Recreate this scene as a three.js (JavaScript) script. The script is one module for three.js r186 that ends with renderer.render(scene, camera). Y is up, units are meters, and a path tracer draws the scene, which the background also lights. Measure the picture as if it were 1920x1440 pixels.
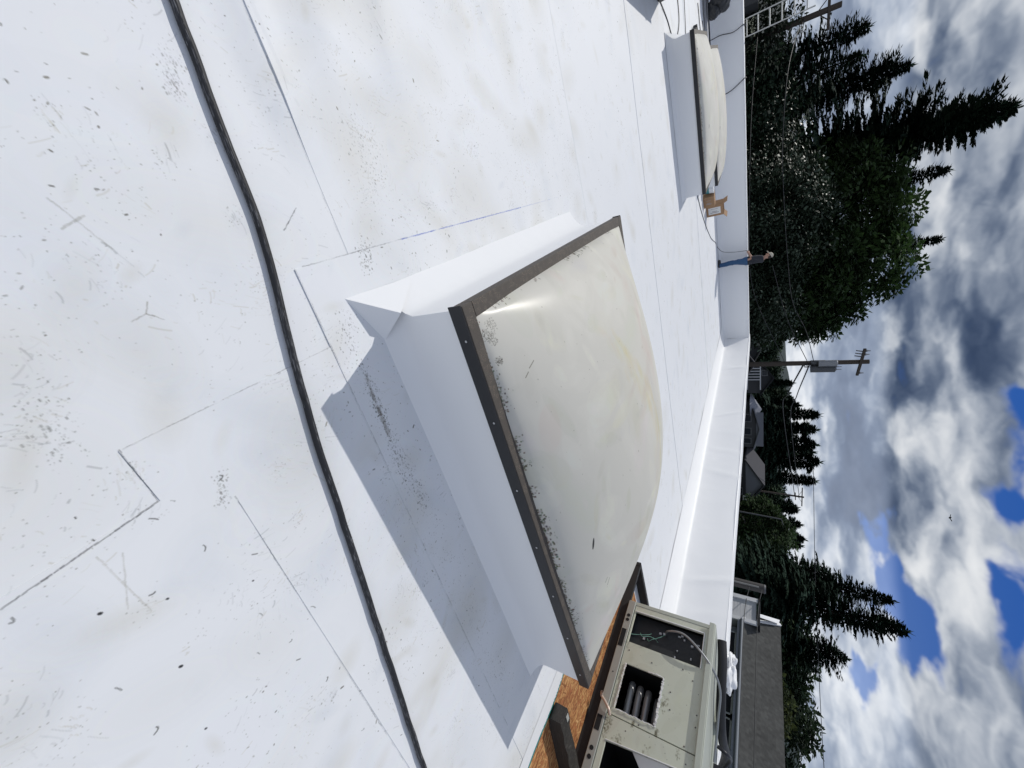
import * as THREE from 'three';
import { mergeGeometries } from 'three/addons/utils/BufferGeometryUtils.js';
import { RoundedBoxGeometry } from 'three/addons/geometries/RoundedBoxGeometry.js';

// ---------------------------------------------------------------- camera
// The phone was held sideways: the picture lies on its side, world up points to the right of the frame.
const scene = new THREE.Scene();
const PITCH = THREE.MathUtils.degToRad(33.6), YAW = THREE.MathUtils.degToRad(28.8);
const camera = new THREE.PerspectiveCamera(90.64, 4 / 3, 0.05, 3000);
{
  const heading = new THREE.Vector3(Math.sin(YAW), 0, -Math.cos(YAW)), right = new THREE.Vector3(Math.cos(YAW), 0, Math.sin(YAW)), up = new THREE.Vector3(0, 1, 0);
  const fwd = heading.clone().multiplyScalar(Math.cos(PITCH)).addScaledVector(up, -Math.sin(PITCH));
  const upv = heading.clone().multiplyScalar(Math.sin(PITCH)).addScaledVector(up, Math.cos(PITCH));
  camera.position.set(0, 1.5, 0);
  camera.quaternion.setFromRotationMatrix(new THREE.Matrix4().makeBasis(upv, right.clone().negate(), fwd.clone().negate()));
}
// ---------------------------------------------------------------- random and noise
function rng(seed) { let a = seed >>> 0; return () => { a = (a + 0x6D2B79F5) | 0; let t = Math.imul(a ^ (a >>> 15), 1 | a); t = (t + Math.imul(t ^ (t >>> 7), 61 | t)) ^ t; return ((t ^ (t >>> 14)) >>> 0) / 4294967296; }; }
function hash3(x, y, z) { let h = Math.imul(x, 374761393) ^ Math.imul(y, 668265263) ^ Math.imul(z, 2147483647 ^ 0x5bd1e995); h = Math.imul(h ^ (h >>> 13), 1274126177); return ((h ^ (h >>> 16)) >>> 0) / 4294967296; }
function vnoise(x, y, z) {
  const xi = Math.floor(x), yi = Math.floor(y), zi = Math.floor(z); let fx = x - xi, fy = y - yi, fz = z - zi;
  fx = fx * fx * (3 - 2 * fx); fy = fy * fy * (3 - 2 * fy); fz = fz * fz * (3 - 2 * fz);
  const L = (a, b, t) => a + (b - a) * t;
  return L(L(L(hash3(xi, yi, zi), hash3(xi + 1, yi, zi), fx), L(hash3(xi, yi + 1, zi), hash3(xi + 1, yi + 1, zi), fx), fy),
    L(L(hash3(xi, yi, zi + 1), hash3(xi + 1, yi, zi + 1), fx), L(hash3(xi, yi + 1, zi + 1), hash3(xi + 1, yi + 1, zi + 1), fx), fy), fz);
}
function fbm(x, y, z, o = 5) { let s = 0, a = 0.5, n = 0; for (let i = 0; i < o; i++) { s += a * vnoise(x, y, z); n += a; a *= 0.5; x = x * 2.03 + 17.1; y = y * 2.03 + 5.3; z = z * 2.03 + 9.7; } return s / n; }
const sstep = (a, b, x) => { const t = Math.min(1, Math.max(0, (x - a) / (b - a))); return t * t * (3 - 2 * t); };
const mix = (a, b, t) => a + (b - a) * t;

// ---------------------------------------------------------------- sky: broken cumulus, computed by azimuth and elevation (degrees)
const SUN_DIR = new THREE.Vector3(-0.22, 0.48, -0.49).normalize();
{
  // cloud masses: azimuth, elevation, half width, half height, weight (minus: thick grey belly, plus: sunlit billow)
  const lum = [[31.2, 7.9, 13.6, 1.8, -0.85], [39.3, 9.9, 5.6, 2.8, -0.9], [23.5, 17.7, 3.9, 1.8, -0.8], [43.1, 7.7, 3.1, 1.9, -0.8], [-5.4, 5.6, 4.0, 1.2, -0.7], [-3.2, 8.0, 3.1, 1.1, -0.5], [9.5, 18.3, 6.2, 1.1, -0.4], [19.5, 10.4, 4.6, 2.0, -0.5], [27.7, 12.5, 3.4, 1.1, -0.4], [19.0, 6.4, 3.6, 1.1, -0.6], [36.2, 17.6, 2.6, 1.1, -0.45], [43.6, 15.6, 2.0, 0.8, -0.4],
    [-3.9, 11.5, 2.9, 0.9, 1], [-5.5, 10.1, 2.0, 0.7, 0.5], [13.1, 14.1, 5.3, 0.8, 0.9], [24.4, 15.4, 2.7, 0.8, 0.9], [34.4, 14.1, 3.8, 1.6, 0.85], [45.8, 12.7, 1.3, 0.9, 0.9], [47.3, 16.3, 7.7, 0.9, 0.6], [47.6, 9.6, 1.8, 1.0, 0.8], [27.5, 3.3, 20.5, 1.4, 0.75], [46.4, 5.3, 7.6, 1.1, 0.45], [59.8, 7.2, 4.6, 1.7, 0.45], [60.5, 10.7, 3.2, 1.7, 0.6], [57.6, 15.9, 3.5, 1.4, 0.5], [2.1, 17.3, 2.5, 0.7, 0.6], [34.5, 12.1, 2.3, 1.1, 0.3]];
  const gaps = [[49.4, 10.6, 3.7, 1.1, 1], [45.1, 9.7, 1.2, 0.6, 0.8], [30.3, 19.3, 1.8, 0.9, 1], [39.5, 18.7, 1.9, 1.0, 1], [49.1, 18.0, 4.8, 1.0, 1], [58.4, 8.0, 2.2, 0.8, 0.8], [53.2, 12.3, 3.4, 1.2, 1], [34.9, 19.7, 3.0, 0.6, 0.5]];
  const W = 3072, H = 1536, data = new Float32Array(W * H * 4);
  const blobs = (list, a, e) => { let s = 0; for (const b of list) { const dx = (a - b[0]) / b[2], dy = (e - b[1]) / b[3], q = dx * dx + dy * dy; if (q < 9) s += b[4] * Math.exp(-q * 0.9); } return s; };
  for (let j = 0; j < H; j++) {
    const el = ((j + 0.5) / H - 0.5) * 180, er = el * Math.PI / 180;
    for (let i = 0; i < W; i++) {
      const ph = ((i + 0.5) / W - 0.5) * 2 * Math.PI;                     // atan2(z, x)
      const dx = Math.cos(er) * Math.cos(ph), dz = Math.cos(er) * Math.sin(ph), dy = Math.sin(er);
      const k = (j * W + i) * 4; let r, g, b;
      if (el < -1.5) { r = 0.10; g = 0.11; b = 0.10; }
      else {
        const az = Math.atan2(dx, -dz) * 180 / Math.PI;
        // layered noise on the dome, flattened towards the horizon as real cloud layers are
        const st = 1 / (Math.max(dy, 0) + 0.22), nx = dx * st * 3.2, nz = dz * st * 3.2, ny = dy * 9;
        const w1 = fbm(nx * 2.1 + 3, ny, nz * 2.1 + 7, 4) - 0.5, w2 = fbm(nx * 2.1 + 31, ny + 9, nz * 2.1 + 1, 4) - 0.5;
        const a2 = az + w1 * 7, e2 = el + w2 * 2.6;
        const n1 = fbm(nx * 1.7 + w1, ny * 1.2 + 4, nz * 1.7 + w2, 6), n2 = fbm(nx * 5 + w1 * 3 + 40, ny * 3.2, nz * 5 + w2 * 3, 5);
        const near = Math.exp(-Math.pow(Math.max(0, Math.abs(az - 29) - 44) / 12, 2)) * (1 - sstep(20, 30, el));
        let cover = mix(0.68, 0.95, near) + (n1 - 0.5) * mix(1.5, 0.7, near) + (n2 - 0.5) * 0.35 - 1.25 * blobs(gaps, a2, e2);
        const c = sstep(0.20, 0.74, cover + (n2 - 0.5) * 0.3);
        let l = 0.42 + 0.06 * sstep(14, 55, el) + 0.07 * (1 - (dx * SUN_DIR.x + dz * SUN_DIR.z) / Math.hypot(SUN_DIR.x, SUN_DIR.z)) + (n1 - 0.5) * 1.25 + (n2 - 0.5) * 0.42 + 0.50 * blobs(lum, a2, e2);
        l += 0.22 * (1 - c) + 0.10 * sstep(6, 0, el);
        const t = 1 / (1 + Math.exp(-4.4 * (l - 0.5)));
        const cr = mix(0.026, 0.86, Math.pow(t, 1.38)), cg = mix(0.044, 0.87, Math.pow(t, 1.26)), cb = mix(0.090, 0.88, Math.pow(t, 1.09));
        const hz = Math.exp(-Math.max(el, 0) / 7);
        const sr = mix(0.010, 0.30, hz), sg = mix(0.085, 0.42, hz), sb = mix(0.37, 0.62, hz);
        r = mix(sr, cr, c); g = mix(sg, cg, c); b = mix(sb, cb, c);
      }
      data[k] = r; data[k + 1] = g; data[k + 2] = b; data[k + 3] = 1;
    }
  }
  { // low cloud banks stay hazy: between the horizon and 12 degrees the dark bellies are veiled by the air in front of them
    const med = []; for (let j = Math.floor(H * 100 / 180); j < H * 110 / 180; j += 4) for (let i = 0; i < W; i += 8) { const k = (j * W + i) * 4; med.push((data[k] + data[k + 1] + data[k + 2]) / 3); } med.sort((a, b) => a - b);
    const veil = 0.63 * med[med.length >> 1]; 
    for (let j = H >> 1; j < H * 104 / 180; j++) { const el = ((j + 0.5) / H - 0.5) * 180, w = 1 - sstep(10.1, 11.6, el); for (let i = 0; i < W; i++) { const k = (j * W + i) * 4, m = (data[k] + data[k + 1] + data[k + 2]) / 3, vl = veil * (1 + 0.6 * Math.max(0, fbm(i / W * 150, j / H * 190, 3, 4) - 0.36)), n = Math.pow(Math.pow(m, 1.5) + Math.pow(vl, 1.5), 2 / 3), add = (n - m) * w; data[k] += add * 0.86; data[k + 1] += add * 0.97; data[k + 2] += add * 1.17; } }
  }
  const sky = new THREE.DataTexture(data, W, H, THREE.RGBAFormat, THREE.FloatType);
  sky.mapping = THREE.EquirectangularReflectionMapping; sky.magFilter = sky.minFilter = THREE.LinearFilter; sky.colorSpace = THREE.LinearSRGBColorSpace; sky.needsUpdate = true;
  scene.background = sky; scene.environment = sky;
}
const sun = new THREE.DirectionalLight(new THREE.Color(1, 0.965, 0.90), 2.55);
sun.position.copy(SUN_DIR).multiplyScalar(60); sun.castShadow = true; sun.shadow.mapSize.set(4096, 4096);
Object.assign(sun.shadow.camera, { left: -40, right: 40, top: 40, bottom: -40, near: 1, far: 160 });
scene.add(sun); scene.add(sun.target);
const renderer = new THREE.WebGLRenderer({ antialias: true });
renderer.setSize(1024, 768); renderer.toneMapping = THREE.LinearToneMapping; renderer.toneMappingExposure = 1.0;
renderer.shadowMap.enabled = true; renderer.shadowMap.type = THREE.PCFSoftShadowMap;

// ---------------------------------------------------------------- helpers
const col = (r, g, b) => new THREE.Color().setRGB(r, g, b);
const mat = (r, g, b, rough = 0.8, extra = {}) => new THREE.MeshStandardMaterial({ color: col(r, g, b), roughness: rough, ...extra });
const taken = {};
function numbered(n) { if (!(n in taken)) { taken[n] = 0; return n; } return n + '_' + String(++taken[n]).padStart(3, '0'); }
function part(name, geo, m, parent) { const o = new THREE.Mesh(geo, m); o.name = name; o.castShadow = o.receiveShadow = true; parent.add(o); return o; }
function thing(name, label, category, [x, y, z] = [0, 0, 0], turn = 0, group) {
  const o = new THREE.Group(); o.name = numbered(name); scene.add(o); o.position.set(x, y, z); o.rotation.y = turn; o.userData = { label, category }; if (group) o.userData.group = group; return o;
}
function solo(name, geo, m, label, category, group) { const o = part(numbered(name), geo, m, scene); o.userData = { label, category }; if (group) o.userData.group = group; return o; }
function copyOf(o, label, [x, y, z], turn = 0, scale = 1, group) { const c = o.clone(); c.name = numbered(o.name.replace(/_\d\d\d$/, '')); c.userData = { ...o.userData, label }; if (group) c.userData.group = group; c.position.set(x, y, z); c.rotation.y = turn; c.scale.setScalar(scale); scene.add(c); return c; }
function box(w, h, d, x = 0, y = 0, z = 0, bev = 0) { const g = bev ? new RoundedBoxGeometry(w, h, d, 1, bev) : new THREE.BoxGeometry(w, h, d); g.translate(x, y, z); return g; }
function V(a) { return new THREE.Vector3(...a); }
function bar(a, b, r0, r1 = r0, seg = 8) { const A = V(a), B = V(b), d = B.clone().sub(A); const g = new THREE.CylinderGeometry(r1, r0, d.length(), seg, 1); g.applyQuaternion(new THREE.Quaternion().setFromUnitVectors(new THREE.Vector3(0, 1, 0), d.normalize())); g.translate((A.x + B.x) / 2, (A.y + B.y) / 2, (A.z + B.z) / 2); return g; }
function beam(a, b, w, h, upv = [0, 1, 0], bev = 0.004) { const A = V(a), B = V(b), d = B.clone().sub(A), L = d.length(); d.normalize(); const s = new THREE.Vector3().crossVectors(V(upv), d).normalize(), u = new THREE.Vector3().crossVectors(d, s); const g = new RoundedBoxGeometry(w, h, L, 1, bev); g.applyMatrix4(new THREE.Matrix4().makeBasis(s, u, d)); g.translate((A.x + B.x) / 2, (A.y + B.y) / 2, (A.z + B.z) / 2); return g; }
function tube(pts, r, seg = 60, rad = 7) { return new THREE.TubeGeometry(new THREE.CatmullRomCurve3(pts.map(V)), seg, r, rad, false); }
const M_ = (list) => mergeGeometries(list.map(g => g.index ? g.toNonIndexed() : g).map(g => { for (const k of Object.keys(g.attributes)) if (!['position', 'normal', 'uv'].includes(k)) g.deleteAttribute(k); return g; }));
// grid surface from a function (u,v in 0..1) -> [x,y,z]; uv in metres through fuv
function surf(nu, nv, f, fuv) {
  const pos = [], uv = [], idx = [];
  for (let j = 0; j <= nv; j++) for (let i = 0; i <= nu; i++) { const p = f(i / nu, j / nv); pos.push(...p); const q = fuv ? fuv(p, i / nu, j / nv) : [i / nu, j / nv]; uv.push(q[0], q[1]); }
  for (let j = 0; j < nv; j++) for (let i = 0; i < nu; i++) { const a = j * (nu + 1) + i, b = a + 1, c = a + nu + 1, d = c + 1; idx.push(a, c, b, b, c, d); }
  const g = new THREE.BufferGeometry(); g.setAttribute('position', new THREE.Float32BufferAttribute(pos, 3)); g.setAttribute('uv', new THREE.Float32BufferAttribute(uv, 2)); g.setIndex(idx); g.computeVertexNormals(); return g;
}
function canvasTex(w, h, draw, srgb = true) {
  const c = document.createElement('canvas'); c.width = w; c.height = h; draw(c.getContext('2d'), w, h);
  const t = new THREE.CanvasTexture(c); t.wrapS = t.wrapT = THREE.RepeatWrapping; if (srgb) t.colorSpace = THREE.SRGBColorSpace; t.anisotropy = 8; return t;
}
function noiseTex(n, f) { const d = new Uint8Array(n * n * 4); for (let j = 0; j < n; j++) for (let i = 0; i < n; i++) { const v = f(i / n, j / n), k = (j * n + i) * 4; const a = Array.isArray(v) ? v : [v, v, v]; d[k] = 255 * a[0]; d[k + 1] = 255 * a[1]; d[k + 2] = 255 * a[2]; d[k + 3] = 255; } const t = new THREE.DataTexture(d, n, n); t.wrapS = t.wrapT = THREE.RepeatWrapping; t.magFilter = THREE.LinearFilter; t.minFilter = THREE.LinearMipmapLinearFilter; t.generateMipmaps = true; t.needsUpdate = true; return t; }
// ---------------------------------------------------------------- surface textures
const R0 = rng(11);
const NEAR = { s: 5, x: -1.8, z: -4 };                         // the soiled membrane near the camera, one unique 5 m square
function membraneDirt(g, w, seed, nSpeck, nSmear, pxm) {
  const R = rng(seed);
  g.fillStyle = 'rgb(238,239,240)'; g.fillRect(0, 0, w, w);
  for (let i = 0; i < 900; i++) {                               // broad faint soiling in tan, grey and bluish patches
    const x = R() * w, y = R() * w, r = (0.04 + R() * R() * 0.45) * pxm, k = R(), a = 0.06 + R() * 0.16;
    const c = k < 0.45 ? '190,184,164' : k < 0.7 ? '240,243,248' : '196,203,212';
    g.save(); g.translate(x, y); g.rotate(R() * 3.14); g.scale(1, 0.3 + R() * 0.6);
    const q = g.createRadialGradient(0, 0, 0, 0, 0, r); q.addColorStop(0, `rgba(${c},${a})`); q.addColorStop(0.5, `rgba(${c},${a * 0.55})`); q.addColorStop(1, `rgba(${c},0)`); g.fillStyle = q; g.beginPath(); g.arc(0, 0, r, 0, 6.3); g.fill(); g.restore();
  }
  for (let i = 0; i < nSmear; i++) {                            // scuffs: bundles of short, nearly parallel streaks, with crumbs
    const x = R() * w, y = R() * w, a = R() * 3.14, n = 3 + R() * 12, tan = R() < 0.55, sp = (0.02 + R() * 0.09) * pxm;
    for (let q = 0; q < n; q++) { const px = x + (R() - 0.5) * sp * 2, py = y + (R() - 0.5) * sp * 2, L = (0.006 + R() * R() * 0.06) * pxm, b = a + (R() - 0.5) * 0.5; g.strokeStyle = tan ? `rgba(150,138,106,${0.05 + R() * 0.18})` : `rgba(110,112,112,${0.05 + R() * 0.20})`; g.lineWidth = 0.4 + R() * R() * 2.0; g.beginPath(); g.moveTo(px, py); g.quadraticCurveTo(px + Math.cos(b) * L * 0.5 + R() * 3, py + Math.sin(b) * L * 0.5 + R() * 3, px + Math.cos(b) * L, py + Math.sin(b) * L); g.stroke(); }
    for (let q = 0; q < n * 1.5; q++) { g.fillStyle = `rgba(90,86,76,${0.15 + R() * 0.4})`; g.fillRect(x + (R() - 0.5) * sp * 3, y + (R() - 0.5) * sp * 3, 0.5 + R() * 1.0, 0.5 + R() * 1.0); }
  }
  for (let i = 0; i < nSpeck; i++) {                            // crumbs of tar and grit, gathered in loose drifts
    let x = R() * w, y = R() * w; if (vnoise(x / pxm * 2.2, y / pxm * 2.2, seed) < 0.52) continue;
    const k = R(); g.fillStyle = `rgba(${60 + k * 60},${58 + k * 56},${52 + k * 46},${0.25 + R() * 0.55})`; const r = 0.35 + R() * R() * R() * 1.9;
    g.beginPath(); g.ellipse(x, y, r * (1 + R() * 1.4), r * 0.7, R() * 3, 0, 6.3); g.fill();
  }
}
const texNear = canvasTex(2048, 2048, (g, w) => {
  const pxm = w / NEAR.s; membraneDirt(g, w, 5, 13000, 820, pxm);
  const P = (x, z) => [(x - NEAR.x) * pxm, w - (z - NEAR.z) * pxm];
  const R = rng(77);
  const line = (pts, c, lw, jit = 0) => { g.strokeStyle = c; g.lineWidth = lw; for (let i = 0; i + 1 < pts.length; i++) { const [x0, y0] = P(...pts[i]), [x1, y1] = P(...pts[i + 1]), n = Math.max(1, Math.ceil(Math.hypot(x1 - x0, y1 - y0) / 5)); for (let k = 0; k < n; k++) { g.globalAlpha = jit ? Math.max(0.06, Math.min(1, (vnoise(k * 0.22, lw * 9, i + 3) - jit * 0.75) * 2.2)) * (0.7 + 0.3 * R()) : 0.6 + 0.4 * R(); g.lineWidth = lw * (0.6 + 0.5 * R()); g.beginPath(); g.moveTo(mix(x0, x1, k / n) + (R() - 0.5), mix(y0, y1, k / n) + (R() - 0.5)); g.lineTo(mix(x0, x1, (k + 1) / n) + (R() - 0.5), mix(y0, y1, (k + 1) / n) + (R() - 0.5)); g.stroke(); } } g.globalAlpha = 1; };
  // grime gathered along the welded seams
  line([[0.296, -0.86], [0.296, -0.158]], 'rgba(70,70,70,0.4)', 1.0, 0.3); line([[0.292, -0.152], [0.478, -0.146]], 'rgba(50,51,54,0.55)', 1.3); line([[0.478, -0.146], [0.503, 0.188], [0.53, 0.6]], 'rgba(60,60,60,0.6)', 1.8, 0.15);
  line([[0.6, -0.302], [2.0, -0.228], [3.2, -0.17]], 'rgba(80,82,84,0.45)', 1.4, 0.35); line([[-1.8, -1.15], [-0.02, -1.12]], 'rgba(90,92,94,0.3)', 1.3, 0.5);
  line([[-0.024, -0.869], [3.15, -0.774]], 'rgba(50,50,52,0.4)', 1.0, 0.3); line([[-0.024, -0.9], [-0.02, -1.5]], 'rgba(70,70,74,0.55)', 1.4, 0.2);
  line([[-0.02, -1.45], [0.0, -2.7]], 'rgba(96,112,190,0.75)', 2.2, 0.06); line([[0.0, -2.7], [0.008, -3.4]], 'rgba(120,132,190,0.4)', 1.8, 0.3);   // blue chalk line
  // single scuffs and scratches
  line([[-0.34, -0.355], [-0.20, -0.41]], 'rgba(110,106,92,0.28)', 1.6); line([[-0.29, -0.40], [-0.265, -0.34]], 'rgba(110,106,92,0.3)', 3); line([[-0.16, -0.90], [-0.23, -0.99]], 'rgba(60,60,60,0.7)', 1.4);
  line([[0.52, 0.02], [0.75, 0.02]], 'rgba(130,124,104,0.25)', 2); line([[0.55, -0.02], [0.70, 0.05]], 'rgba(120,114,96,0.25)', 1.6);
  line([[-0.05, -0.41], [-0.02, -0.39], [0.01, -0.42]], 'rgba(90,84,70,0.5)', 1.4); line([[-0.02, -0.39], [-0.01, -0.35]], 'rgba(90,84,70,0.35)', 1.4);
  const drift = (x0, z0, x1, z1, n, sp, dark) => { for (let i = 0; i < n; i++) { const t = R(), u = (R() + R() + R() - 1.5) * sp, v = (R() + R() + R() - 1.5) * sp; const [px, py] = P(mix(x0, x1, t) + u, mix(z0, z1, t) + v); const k = R() * 50; g.fillStyle = `rgba(${52 + k},${50 + k},${44 + k},${dark * (0.3 + R() * 0.6)})`; const r = 0.4 + R() * R() * 1.7; g.fillRect(px, py, r * (0.8 + R() * 1.8), r); } };
  drift(0.44, -0.95, 0.83, -0.92, 420, 0.035, 0.8); drift(0.83, -0.92, 1.25, -0.93, 420, 0.045, 0.75); drift(1.25, -0.93, 3.1, -0.88, 520, 0.09, 0.45);
  line([[0.47, -0.95], [0.60, -0.93], [0.68, -0.93]], 'rgba(70,62,52,0.5)', 7, 0.2); line([[0.6, -0.93], [0.8, -0.92]], 'rgba(80,72,60,0.35)', 10, 0.3);
  drift(-0.05, -1.22, 0.07, -1.18, 160, 0.04, 0.9); drift(-0.55, -1.45, -0.25, -1.42, 320, 0.09, 0.55); drift(-0.7, -0.82, -0.58, -0.78, 200, 0.03, 0.5);
  drift(0.1, -0.1, 0.25, -0.05, 160, 0.05, 0.5); drift(0.5, -0.31, 0.6, -0.26, 150, 0.02, 0.5); drift(0.2, -1.0, 0.4, -0.9, 160, 0.06, 0.7); drift(-0.5, -3.8, -0.15, -4.0, 300, 0.15, 0.5);
  for (const [x, z, r] of [[0.96, 0.06, 2.4], [0.75, -0.02, 1.6], [0.66, 0.09, 2.2], [1.2, 0.12, 1.6], [0.9, -0.2, 1.4], [0.02, -0.06, 1.4]]) { const [px, py] = P(x, z); g.fillStyle = 'rgba(34,34,36,0.9)'; g.beginPath(); g.ellipse(px, py, r, r * 0.7, 0.7, 0, 6.3); g.fill(); }
  for (let i = 0; i < 26; i++) { const x = 0.3 + R() * 1.9, z = -0.35 + R() * 0.6, [px, py] = P(x, z); g.strokeStyle = `rgba(60,60,56,${0.4 + R() * 0.4})`; g.lineWidth = 0.6 + R() * 0.9; g.beginPath(); g.moveTo(px, py); g.quadraticCurveTo(px + R() * 6, py + R() * 6, px + (R() - 0.3) * 13, py + (R() - 0.5) * 13); g.stroke(); }
});
const texFar = canvasTex(2048, 2048, (g, w) => membraneDirt(g, w, 91, 5200, 420, w / 9));
texFar.repeat.set(1 / 9, 1 / 9);
const bumpTex = noiseTex(512, (u, v) => { let s = 0; for (const [k, a] of [[3, 0.5], [7, 0.3], [17, 0.2]]) { const q = u * k, r = v * k; const f = (i, j) => vnoise(((q + i * k) % (k * 9)), r + j * k, k); s += a * mix(mix(f(0, 0), f(1, 0), 1 - u), mix(f(0, 1), f(1, 1), 1 - u), 1 - v); } return s; });
bumpTex.repeat.set(1 / 1.3, 1 / 1.3);
const memb = (map) => new THREE.MeshPhysicalMaterial({ color: col(0.90, 0.905, 0.915), map, roughness: 0.56, bumpMap: bumpTex, bumpScale: 0.005, specularIntensity: 0.45 });
const mNear = memb(texNear), mFar = memb(texFar);
const mWhite = new THREE.MeshPhysicalMaterial({ color: col(0.85, 0.855, 0.86), roughness: 0.45, bumpMap: bumpTex, bumpScale: 0.003, specularIntensity: 0.6 });

// ---------------------------------------------------------------- the roof
const roof = new THREE.Group(); roof.name = 'roof'; roof.userData = { kind: 'structure' }; scene.add(roof);
part('roof_deck', box(37.3, 3.9, 29, -11.4, -2.03, -2.9), mat(0.35, 0.34, 0.32), roof);
function undul(x, z) {
  let y = 0.010 * (fbm(x * 0.9 + 5, 1, z * 0.9, 3) - 0.5) + 0.006 * (fbm(x * 2.4, 7, z * 2.4, 2) - 0.5);
  const ridge = (x0, z0, x1, z1, w, h) => { const dx = x1 - x0, dz = z1 - z0, L = Math.hypot(dx, dz), t = ((x - x0) * dx + (z - z0) * dz) / L, d = Math.abs((x - x0) * dz - (z - z0) * dx) / L; if (t < -0.2 || t > L + 0.2) return 0; return h * Math.exp(-d * d / (w * w)) * sstep(-0.2, 0.15, t) * (1 - sstep(L - 0.15, L + 0.2, t)); };
  y += ridge(-1.4, -1.22, -0.52, -1.13, 0.05, 0.016) + ridge(-1.5, -1.55, -0.6, -1.42, 0.09, 0.012) + ridge(-1.2, -1.9, -0.75, -1.8, 0.06, 0.014) + ridge(-1.6, -2.6, -1.0, -2.3, 0.08, 0.014) + ridge(-0.9, -1.02, -0.5, -1.0, 0.05, -0.006);
  return y;
}
function sheet(rects, y, cell, m, local, skew = 0) {
  const out = [];
  for (const [x0, x1, z0, z1] of rects) {
    const nx = Math.max(2, Math.round((x1 - x0) / cell)), nz = Math.max(2, Math.round((z1 - z0) / cell));
    const fuv = (p) => local ? [(p[0] - NEAR.x) / NEAR.s, (p[2] - NEAR.z) / NEAR.s] : [p[0] + y * 731, p[2] + y * 377];
    const f = (x, z, d) => { const k = skew * (x - rects[0][0]); return [x, y + undul(x, z + k) - d, z + k]; };
    out.push(surf(nx, nz, (u, v) => f(mix(x0, x1, u), mix(z0, z1, v), 0), fuv));
    out.push(surf(nx, 1, (u, v) => f(mix(x0, x1, u), z1, v * 0.006), fuv), surf(1, nz, (u, v) => f(x0, mix(z0, z1, v), (1 - u) * 0.006), fuv), surf(nx, 1, (u, v) => f(mix(x0, x1, u), z0, (1 - v) * 0.006), fuv), surf(1, nz, (u, v) => f(x1, mix(z0, z1, v), u * 0.006), fuv));
  }
  return part('membrane_sheet', out.length > 1 ? M_(out) : out[0], m, roof);
}
const XR = 7.3, ZF = -17.3;
sheet([[-1.8, 3.72, -4, 1.0]], 0.000, 0.06, mNear, true);                                   // under sheets
sheet([[0.296, 0.479, -1.1, -0.150], [0.479, 0.62, -1.1, 1.0]], 0.0022, 0.05, mNear, true);
sheet([[0.62, 3.715, -1.1, -0.302]], 0.0022, 0.05, mNear, true, 0.05);
sheet([[0.62, 3.715, -0.34, 1.0]], 0.0006, 0.05, mNear, true);
sheet([[-1.8, -0.01, -4, -1.16]], 0.0012, 0.045, mNear, true, 0.02);
sheet([[-0.022, 3.718, -3.95, -0.866]], 0.0045, 0.05, mNear, true, 0.030);                              // apron flashed round the skylight
sheet([[-30, -1.8, -6.6, 11]], 0.001, 0.5, mFar); sheet([[-1.8, 3.72, 1.0, 11]], 0.0015, 0.5, mFar);
sheet([[-1.8, XR, -6.62, -4.0]], 0.001, 0.12, mFar);
sheet([[-30, XR, -9.3, -6.6]], 0.0055, 0.2, mFar); sheet([[-30, XR, -12.0, -9.28]], 0.001, 0.25, mFar); sheet([[-30, XR, -14.7, -11.98]], 0.0055, 0.25, mFar); sheet([[-30, XR, ZF, -14.68]], 0.001, 0.25, mFar);
sheet([[4.42, XR, -4.02, -3.25]], 0.0012, 0.2, mFar); sheet([[5.95, XR, -3.25, 11]], 0.0012, 0.4, mFar);

// ---------------------------------------------------------------- parapets
function wrinkle(s, y) { // creases of loosely hung membrane, s metres along, y height
  let d = 0; for (let k = 0; k < 9; k++) { const c = k * 1.87 + 0.9 * Math.sin(k * 2.3), w = 0.05 + 0.05 * ((k * 37) % 10) / 10, x = s - c - y * 0.35 * Math.sin(k * 1.7); d += 0.014 * (0.4 + ((k * 53) % 10) / 12) * Math.exp(-x * x / (w * w)) * sstep(0.05, 0.5, y); }
  return d + 0.030 * (fbm(s * 1.3, y * 1.2, 3, 3) - 0.5);
}
{
  const p = thing('parapet_wall', 'sunlit white membrane parapet along the right roof edge, creased', 'parapet', [0, 0, 0]);
  const z0 = ZF, z1 = 6, prof = [];
  for (let i = 0; i <= 10; i++) { const t = i / 10; prof.push([mix(XR - 0.62, XR - 0.02, t), 0.0 + 0.105 * Math.pow(t, 1.6) + 0.008]); }
  for (let i = 1; i <= 14; i++) prof.push([XR + 0.012 * Math.sin(i * 0.4), mix(0.113, 0.985, i / 14)]);
  const n = prof.length - 1;
  part('membrane_facing', surf(340, n, (u, v) => { const q = prof[Math.round(v * n)], z = mix(z0, z1, u), w = q[1] > 0.1 ? wrinkle(z - z0, q[1]) : 0.02 * (fbm(z, 0, 9, 2) - 0.5) * q[1] * 8; return [q[0] - w, q[1], z]; }, (q) => [q[2], q[1] + q[0]]), mWhite, p);
  part('core', box(0.36, 5, z1 - z0 + 0.4, XR + 0.24, -1.53, (z0 + z1) / 2 - 0.2), mat(0.30, 0.29, 0.28), p);
  part('coping', surf(260, 10, (u, v) => { const z = mix(z0 - 0.42, z1, u), a = v * Math.PI, w = 0.012 * (fbm(z * 2.2, v * 3, 1, 3) - 0.5); return [XR - 0.02 + (1 - Math.cos(a)) * 0.23, 0.965 + Math.pow(Math.sin(a), 0.5) * 0.035 + w + 0.015 * (fbm(z * 0.6, 4, 4, 2) - 0.5), z]; }, (q) => [q[2], q[0]]), mWhite, p);
}
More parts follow.
